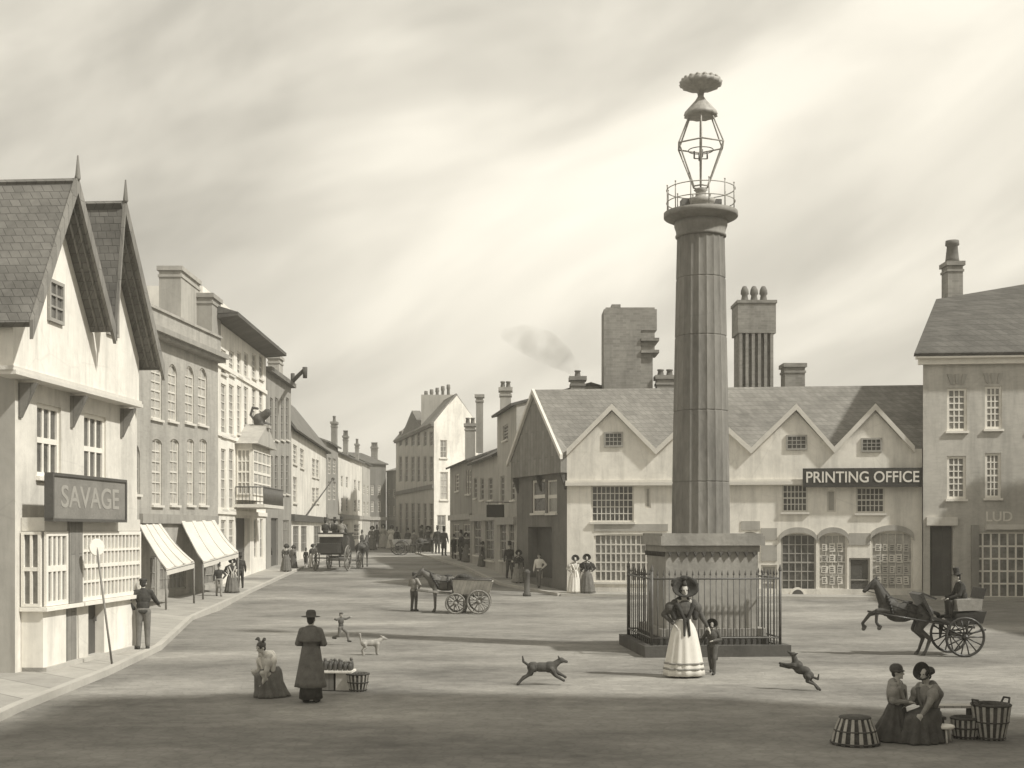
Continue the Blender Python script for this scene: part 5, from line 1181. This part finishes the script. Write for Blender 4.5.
mb.hexa([(-.94, -.38, 1.44), (-.62, -.38, 1.30), (-.62, .38, 1.30), (-.94, .38, 1.44)], [(-.92, -.38, 1.47), (-.58, -.38, 1.33), (-.58, .38, 1.33), (-.92, .38, 1.47)]); obj('dashboard', mb, 'carriage_black', T)
mb = MB()
for s in (-1, 1): mb.bar((.3, s * .3, .66), (-.8, s * .3, .80), .03); mb.bar((-.8, s * .3, .80), (-2.0, s * .26, 1.0), .025); mb.tube([V((.5, s * .42, .62)), V((.2, s * .42, .54)), V((-.25, s * .42, .56)), V((-.4, s * .42, .66))], .02)
obj('shaft', mb, 'carriage_black', T)
person('driver in dark coat and tall hat leaning forward on the gig seat', P0 + V((.16, 0, .86)), 1.45, -90, legs='sit', arms=('fwd', 'fwd'), bend=16, top='jacket', C='cloth_black', C2='cloth_dark', vox=.014)
ph = ground(893, 653); ph.y = P0.y
horse('dark horse rearing with its forelegs raised in front of the gig', ph + V((.1, 0, 0)), 180, scale=.82, rear=True, vox=.018)
# farm cart with horse, left centre
P0 = ground(471, 613)
T = thing('farm_cart', 'pale two wheeled farm cart with flared boarded sides behind the waiting horse', 'cart', P0, 0)
for s in (-1, 1): wheel(T, (.28 if s < 0 else .30, s * .62, .42), .42, 12, 'timber_mid')
for s in (-1, 1): wheel(T, (-.52, s * .55, .36), .36, 10, 'timber_mid')
mb = MB(); mb.hexa([(-.55, -.42, .62), (.58, -.42, .62), (.58, .42, .62), (-.55, .42, .62)], [(-.58, -.42, .67), (.60, -.42, .67), (.60, .42, .67), (-.58, .42, .67)]); fl = obj('floor', mb, 'wood_cart', T)
for s in (-1, 1):
    mb = MB(); q = [(-.58, s * .42, .66), (.60, s * .42, .66), (.72, s * .60, 1.16), (-.62, s * .60, 1.20)]; mb.hexa(q, [(x, y + s * .04, z) for x, y, z in q]); obj('side_board', mb, 'wood_cart', T)
    mb = MB(); mb.bar((.74, s * .62, 1.17), (-.64, s * .62, 1.21), .03); mb.bar((.62, s * .44, .66), (-.6, s * .44, .66), .03); obj('rail', mb, 'timber_dark', T)
mb = MB(); q = [(-.58, -.42, .66), (-.58, .42, .66), (-.66, .60, 1.22), (-.66, -.60, 1.22)]; mb.hexa(q, [(x - .04, y, z) for x, y, z in q]); obj('front_board', mb, 'timber_dark', T)
mb = MB(); q = [(.60, -.42, .66), (.60, .42, .66), (.74, .60, 1.12), (.74, -.60, 1.12)]; mb.hexa(q, [(x + .04, y, z) for x, y, z in q]); obj('tail_board', mb, 'wood_cart', T)
mb = MB()
for s in (-1, 1): mb.bar((-.5, s * .36, .66), (-1.9, s * .30, .80), .03)
obj('shaft', mb, 'timber_mid', T); mb = MB(); mb.bar((.29, -.66, .42), (.29, .66, .42), .03); mb.bar((-.52, -.6, .36), (-.52, .6, .36), .03); obj('axle', mb, 'iron', T)
# load: a dark folded sheet heaped in the cart
mb = MB()
for i in range(9): mb.ell((-.45 + i * .10, random.uniform(-.25, .25), 1.05 + .22 * math.exp(-((i - 2) / 2.2) ** 2)), (.2, .3, .12))
o = blob('dark_sheet', mb, 'cloth_black', None, .02, 3); o.location = P0; tag(o, 'dark sheet heaped on the load of the farm cart', 'sheet')
horse('dark horse with lowered head waiting in the shafts of the farm cart', ground(448, 612), 180, scale=.92, head_down=.18, m='horse_mid')
# coach seen from behind
Yc = 66.5; P0 = V((X(335, Yc), Yc, gz(Yc)))
T = thing('stage_coach', 'black stage coach seen from behind with people riding on its roof', 'coach', P0, -8 + 90); T.scale = (1.12,) * 3
# local +x = forward (away), y = sideways
mb = MB(); 
prof = [(-.55, .75), (.95, .75), (1.05, 1.2), (1.0, 1.72), (-.62, 1.72), (-.68, 1.2)]
mb.hexa([(x, -.56, z) for x, z in prof], [(x, .56, z) for x, z in prof]); bd = obj('body', mb, 'carriage_black', T)
mb = MB(); mb.box((.19, 0, 1.76), (1.8, 1.24, .07)); obj('roof', mb, 'carriage_black', T); mb = MB(); mb.box((-.72, 0, 1.66), (.05, 1.18, .12)); obj('roof_band', mb, 'paint_white', T)
mb = MB(); mb.hexa([(-1.25, -.48, .85), (-.66, -.5, .85), (-.66, .5, .85), (-1.25, .48, .85)], [(-1.22, -.52, 1.3), (-.70, -.52, 1.3), (-.70, .52, 1.3), (-1.22, .52, 1.3)]); obj('rear_boot', mb, 'carriage_black', T)
mb = MB(); mb.box((1.5, 0, 1.15), (.8, .9, .5)); mb.box((1.55, 0, 1.5), (.4, .9, .25)); obj('driver_box', mb, 'carriage_black', T)
for s in (-1, 1):
    wheel(T, (-.55, s * .78, .6), .60, 14, 'timber_mid'); wheel(T, (1.55, s * .74, .46), .46, 12, 'timber_mid')
    d_ = MB(); d_.box((.2, s * .575, 1.2), (.5, .03, .85)); dd = obj('door', d_, 'paint_dark', T); w_ = MB(); w_.box((.2, s * .592, 1.42), (.34, .012, .3)); obj('window', w_, 'pane_dark', dd)
mb = MB(); mb.bar((-.55, -.8, .6), (-.55, .8, .6), .04); mb.bar((1.55, -.76, .46), (1.55, .76, .46), .04); mb.bar((-.9, 0, .68), (1.9, 0, .62), .05); obj('axle', mb, 'iron', T)
GC = 'passengers riding on the coach'
Mz = Matrix.Rotation(R(82), 3, 'Z')
def on(v): return P0 + Mz @ (V(v) * 1.12)
for (v, c, l, hd) in (((-.35, .36, 1.35), 'cloth_black', 'passenger in black on the left of the coach roof', 'tophat'), ((-.1, -.02, 1.36), 'cloth_dark', 'passenger in dark cloak in the middle of the coach roof', 'tophat'), ((-.35, -.42, 1.36), 'cloth_grey', 'passenger in grey coat on the right of the coach roof', 'tophat'), ((1.5, .1, 1.2), 'cloth_black', 'coachman on the front box of the coach', 'tophat')):
    person(l, on(v), 1.6, 172, legs='sit', arms=('fwd', 'fwd'), top='jacket', C=c, C2='cloth_dark', head=hd, vox=.022, group=GC)
for v, l in (((3.4, .45, 0), 'left horse of the pair drawing the stage coach'), ((3.4, -.45, 0), 'right horse of the pair drawing the stage coach')):
    q = on(v); q.z = gz(q.y); o = horse(l, q, 82, scale=.95, vox=.03)
# small carriage and horse in the far street
Yc = 91; q = V((X(400, Yc), Yc, gz(Yc))); T = thing('light_cart', 'small dark cart with one horse in the far street before the corner block', 'cart', q, 20)
for s in (-1, 1): wheel(T, (0, s * .6, .55), .55, 10)
mb = MB(); mb.hexa([(-.6, -.45, .7), (.6, -.45, .7), (.6, .45, .7), (-.6, .45, .7)], [(-.75, -.55, 1.15), (.7, -.55, 1.15), (.7, .55, 1.15), (-.75, .55, 1.15)]); obj('body', mb, 'timber_mid', T)
mb = MB(); 
for s in (-1, 1): mb.bar((.6, s * .4, .7), (2.2, s * .34, .95), .04)
obj('shaft', mb, 'timber_dark', T)
q2 = V((X(400, Yc) + 1.9, Yc + .7, gz(Yc))); horse('small dark horse drawing the cart in the far street', q2, 20, scale=.85, vox=.03)

# ------------------------------------------------------------------ smoke and air
def air(name, mb, dens, g, noise=False, an=0.0):
    m = bpy.data.materials.new(name); m.use_nodes = True; t = m.node_tree; t.nodes.clear(); N = t.nodes.new; L = t.links.new
    out = N('ShaderNodeOutputMaterial'); v = N('ShaderNodeVolumePrincipled'); L(v.outputs[0], out.inputs['Volume'])
    v.inputs['Color'].default_value = (g, g * .965, g * .86, 1); v.inputs['Density'].default_value = dens; v.inputs['Anisotropy'].default_value = an
    if noise:
        ge = N('ShaderNodeTexCoord'); nz = N('ShaderNodeTexNoise'); nz.inputs['Scale'].default_value = 1.1; nz.inputs['Detail'].default_value = 4; L(ge.outputs['Object'], nz.inputs['Vector'])
        mr = N('ShaderNodeMapRange'); mr.inputs['From Min'].default_value = .36; mr.inputs['From Max'].default_value = .62; mr.inputs['To Max'].default_value = dens; L(nz.outputs[0], mr.inputs['Value']); L(mr.outputs[0], v.inputs['Density'])
    me = mb.mesh(name); me.materials.append(m); o = link(name, me); return o
Yk = 58.5; zk = lambda py: EYE + (HZ - py) / FP * Yk; mb = MB()
pk = [(579, 374, .16), (572, 367, .4), (560, 357, .65), (545, 347, .8), (527, 339, .75), (508, 335, .4)]
for (ax, ay, r0), (bx, by, r1) in zip(pk, pk[1:]): mb.cap((X(ax, Yk), Yk, zk(ay)), (X(bx, Yk), Yk, zk(by)), r0, r1, 12)
t_ = blob('smoke', mb, 'cloth_grey', None, .12, 4); me_ = t_.data; bpy.data.objects.remove(t_)
mk = MB(); mk.v = [tuple(v.co) for v in me_.vertices]; mk.f = [tuple(p.vertices) for p in me_.polygons]; mk.sm = [True] * len(mk.f)
o = air('smoke', mk, .38, .55, True); o['kind'] = 'stuff'
hb = MB(); hb.box((0, 70, 7), (140, 260, 18)); o = air('haze', hb, .0013, .96); o['kind'] = 'stuff'
# ------------------------------------------------------------------ market things
def basket(name, label, cat, loc, r0, r1, h, up=True, m='wicker', tilt=0, group=None, staves=18, handle=False):
    T = thing(name, label, cat, loc, random.uniform(0, 40), group); T.rotation_euler.x = R(tilt)
    mb = MB(); n = staves * 4; pr = [(r0, 0), (r0 + (r1 - r0) * .5 * 1.06, h * .5), (r1, h)]
    pr = pr + ([(r1 - .02, h), (r1 - .03, h - .03), (r0 * .9, .05)] if up else [(r1 * .5, h + .015), (.02, h + .02)])
    mb.lathe(pr, n=n, fn=lambda a, z: 1 + .035 * math.copysign(abs(math.sin(a * staves)) ** .5, math.sin(a * staves))); body = obj('body', mb, m, T)
    sv_ = MB(); ns = 16
    for k_ in range(ns):
        a = 2 * math.pi * k_ / ns; da = .085
        q_ = [V(((r0 + .006) * math.cos(a + t), (r0 + .006) * math.sin(a + t), .01)) for t in (-da, da)]; w_ = [V(((r1 + .012) * math.cos(a + t), (r1 + .012) * math.sin(a + t), h - .01)) for t in (-da, da)]; m_ = [(q_[0] + w_[0]) / 2 * 1.0, (q_[1] + w_[1]) / 2]
        for v_ in m_: v_.x *= 1.06; v_.y *= 1.06
        sv_.quad(q_[0], q_[1], m_[1], m_[0]); sv_.quad(m_[0], m_[1], w_[1], w_[0])
    so_ = obj('staves', sv_, 'wicker_pale', T); md_ = so_.modifiers.new('t', 'SOLIDIFY'); md_.thickness = .012; md_.offset = 0
    for z, rr in ((.03, r0), (h * .5, (r0 + (r1 - r0) * .5) * 1.04), (h - .02, r1)):
        k = MB(); k.torus((0, 0, z), rr + .012, .014, 'z', 36, 6); obj('hoop', k, 'timber_dark', T)
    if handle:
        for s in (-1, 1):
            k = MB(); pts = [V((s * (r1 + .01), -.07, h - .03)), V((s * (r1 + .05), -.05, h + .06)), V((s * (r1 + .05), .05, h + .06)), V((s * (r1 + .01), .07, h - .03))]; k.tube(pts, .014); obj('handle', k, 'timber_dark', T)
    return T
basket('basket', 'upturned wicker basket standing alone on the dark ground left of the kneeling woman', 'basket', ground(855, 744), .31, .19, .38, up=False, group='market baskets')
basket('basket', 'low ribbed basket between the seated woman and the tall basket', 'basket', ground(965, 738), .15, .18, .30, group='market baskets')
basket('basket', 'tall flared basket with ear handles at the right end of the market group', 'basket', ground(991, 739), .17, .25, .50, group='market baskets', handle=True)
q = ground(963, 737); mb = MB(); mb.box((q.x - .05, q.y + .25, .40), (.62, .22, .035)); T = thing('bench', 'low plank bench behind the ribbed basket, beside the seated woman', 'bench', V((q.x - .05, q.y + .25, 0)))
obj('seat', mb, 'wood_cart', T, T.location)
for s in (-1, 1): mb = MB(); mb.box((q.x - .05 + s * .24, q.y + .25, .19), (.05, .18, .382)); obj('leg', mb, 'timber_dark', T, T.location)
q = ground(944, 742); T = thing('stool', 'small white three legged stool in front of the seated woman', 'stool', q)
mb = MB(); mb.lathe([(.13, .19), (.14, .20), (.14, .225), (.13, .235)], n=20); obj('seat', mb, 'paint_white', T)
for k in range(3): a = 2 * math.pi * k / 3 + .5; mb = MB(); mb.bar((.08 * math.cos(a), .08 * math.sin(a), .195), (.12 * math.cos(a), .12 * math.sin(a), 0), .016); obj('leg', mb, 'paint_cream', T)
q = ground(929, 739); T = thing('stool', 'low dark stool hidden beneath the seated woman', 'stool', q + V((.06, .04, 0)))
mb = MB(); mb.box((0, 0, .30), (.3, .26, .04)); obj('seat', mb, 'timber_dark', T)
for sx in (-1, 1):
    for sy in (-1, 1): mb = MB(); mb.bar((sx * .11, sy * .09, .285), (sx * .13, sy * .11, 0), .02); obj('leg', mb, 'timber_dark', T)
# little stall with dark jars
q = ground(336, 690); T = thing('market_table', 'small box stall with white top behind the grey coat', 'table', q, -4)
mb = MB(); mb.box((0, 0, .345), (.66, .42, .035)); obj('tabletop', mb, 'paint_white', T)
mb = MB(); mb.box((-.16, 0, .17), (.30, .34, .31)); obj('box', mb, 'timber_mid', T); mb = MB(); mb.box((.16, -.0, .17), (.26, .35, .312)); obj('cloth', mb, 'cloth_pale', T)
src = None
for r_ in range(2):
    for i in range(7):
        l = q + Matrix.Rotation(R(-4), 3, 'Z') @ V((-.27 + i * .09, -.08 + r_ * .14, .363))
        if src is None:
            src = thing('jar', 'x', 'jar', l); mb = MB(); mb.lathe([(.03, 0), (.042, .02), (.045, .08), (.035, .115), (.025, .125), (.028, .14)], n=14); j0 = obj('body', mb, 'paint_dark', src); mb = MB(); mb.lathe([(.03, .14), (.034, .15), (.02, .17)], n=12); j1 = obj('lid', mb, 'cloth_mid', src); o = src
        else:
            o = src.copy(); COL.objects.link(o); o.location = l
            for c in (j0, j1): d_ = c.copy(); COL.objects.link(d_); d_.parent = o
        o['group'] = 'dark jars on the small stall'; o['label'] = 'small dark lidded jar in the two rows on the white stall top'
        o.scale = (1, 1, random.uniform(.9, 1.35))
basket('basket', 'round dark basket beside the white topped stall', 'basket', ground(358, 691), .14, .19, .33, group='market baskets', m='wicker')
# dark skirt of the person in the long coat
# carved animal over the oriel, and lamp bracket beside the door
T = thing('carved_figure', 'dark carved crouching lion on the pediment of the white house bay', 'statue', STAT)
b = MB(); b.ell((0, 0, .38), (.30, .30, .30)); b.cap((0, 0, .40), (.35, -.1, .62), .24, .2); b.ell((.42, -.12, .70), (.20, .18, .18)); b.cap((-.15, 0, .2), (.2, -.2, .1), .13, .1); b.cap((.15, .1, .2), (.45, .1, .1), .12, .1)
blob('body', b, 'stone_dark', T, .03, 2); mb = MB(); mb.box((.08, 0, .0), (.9, .55, .14)); obj('plinth', mb, 'plaster_grey', T)
mb = MB(); pts = [V((-.25, .1, .35)), V((-.45, .15, .6)), V((-.35, .15, .95)), V((-.1, .1, .9))]; mb.tube(pts, .06, 8); obj('tail', mb, 'stone_dark', T)
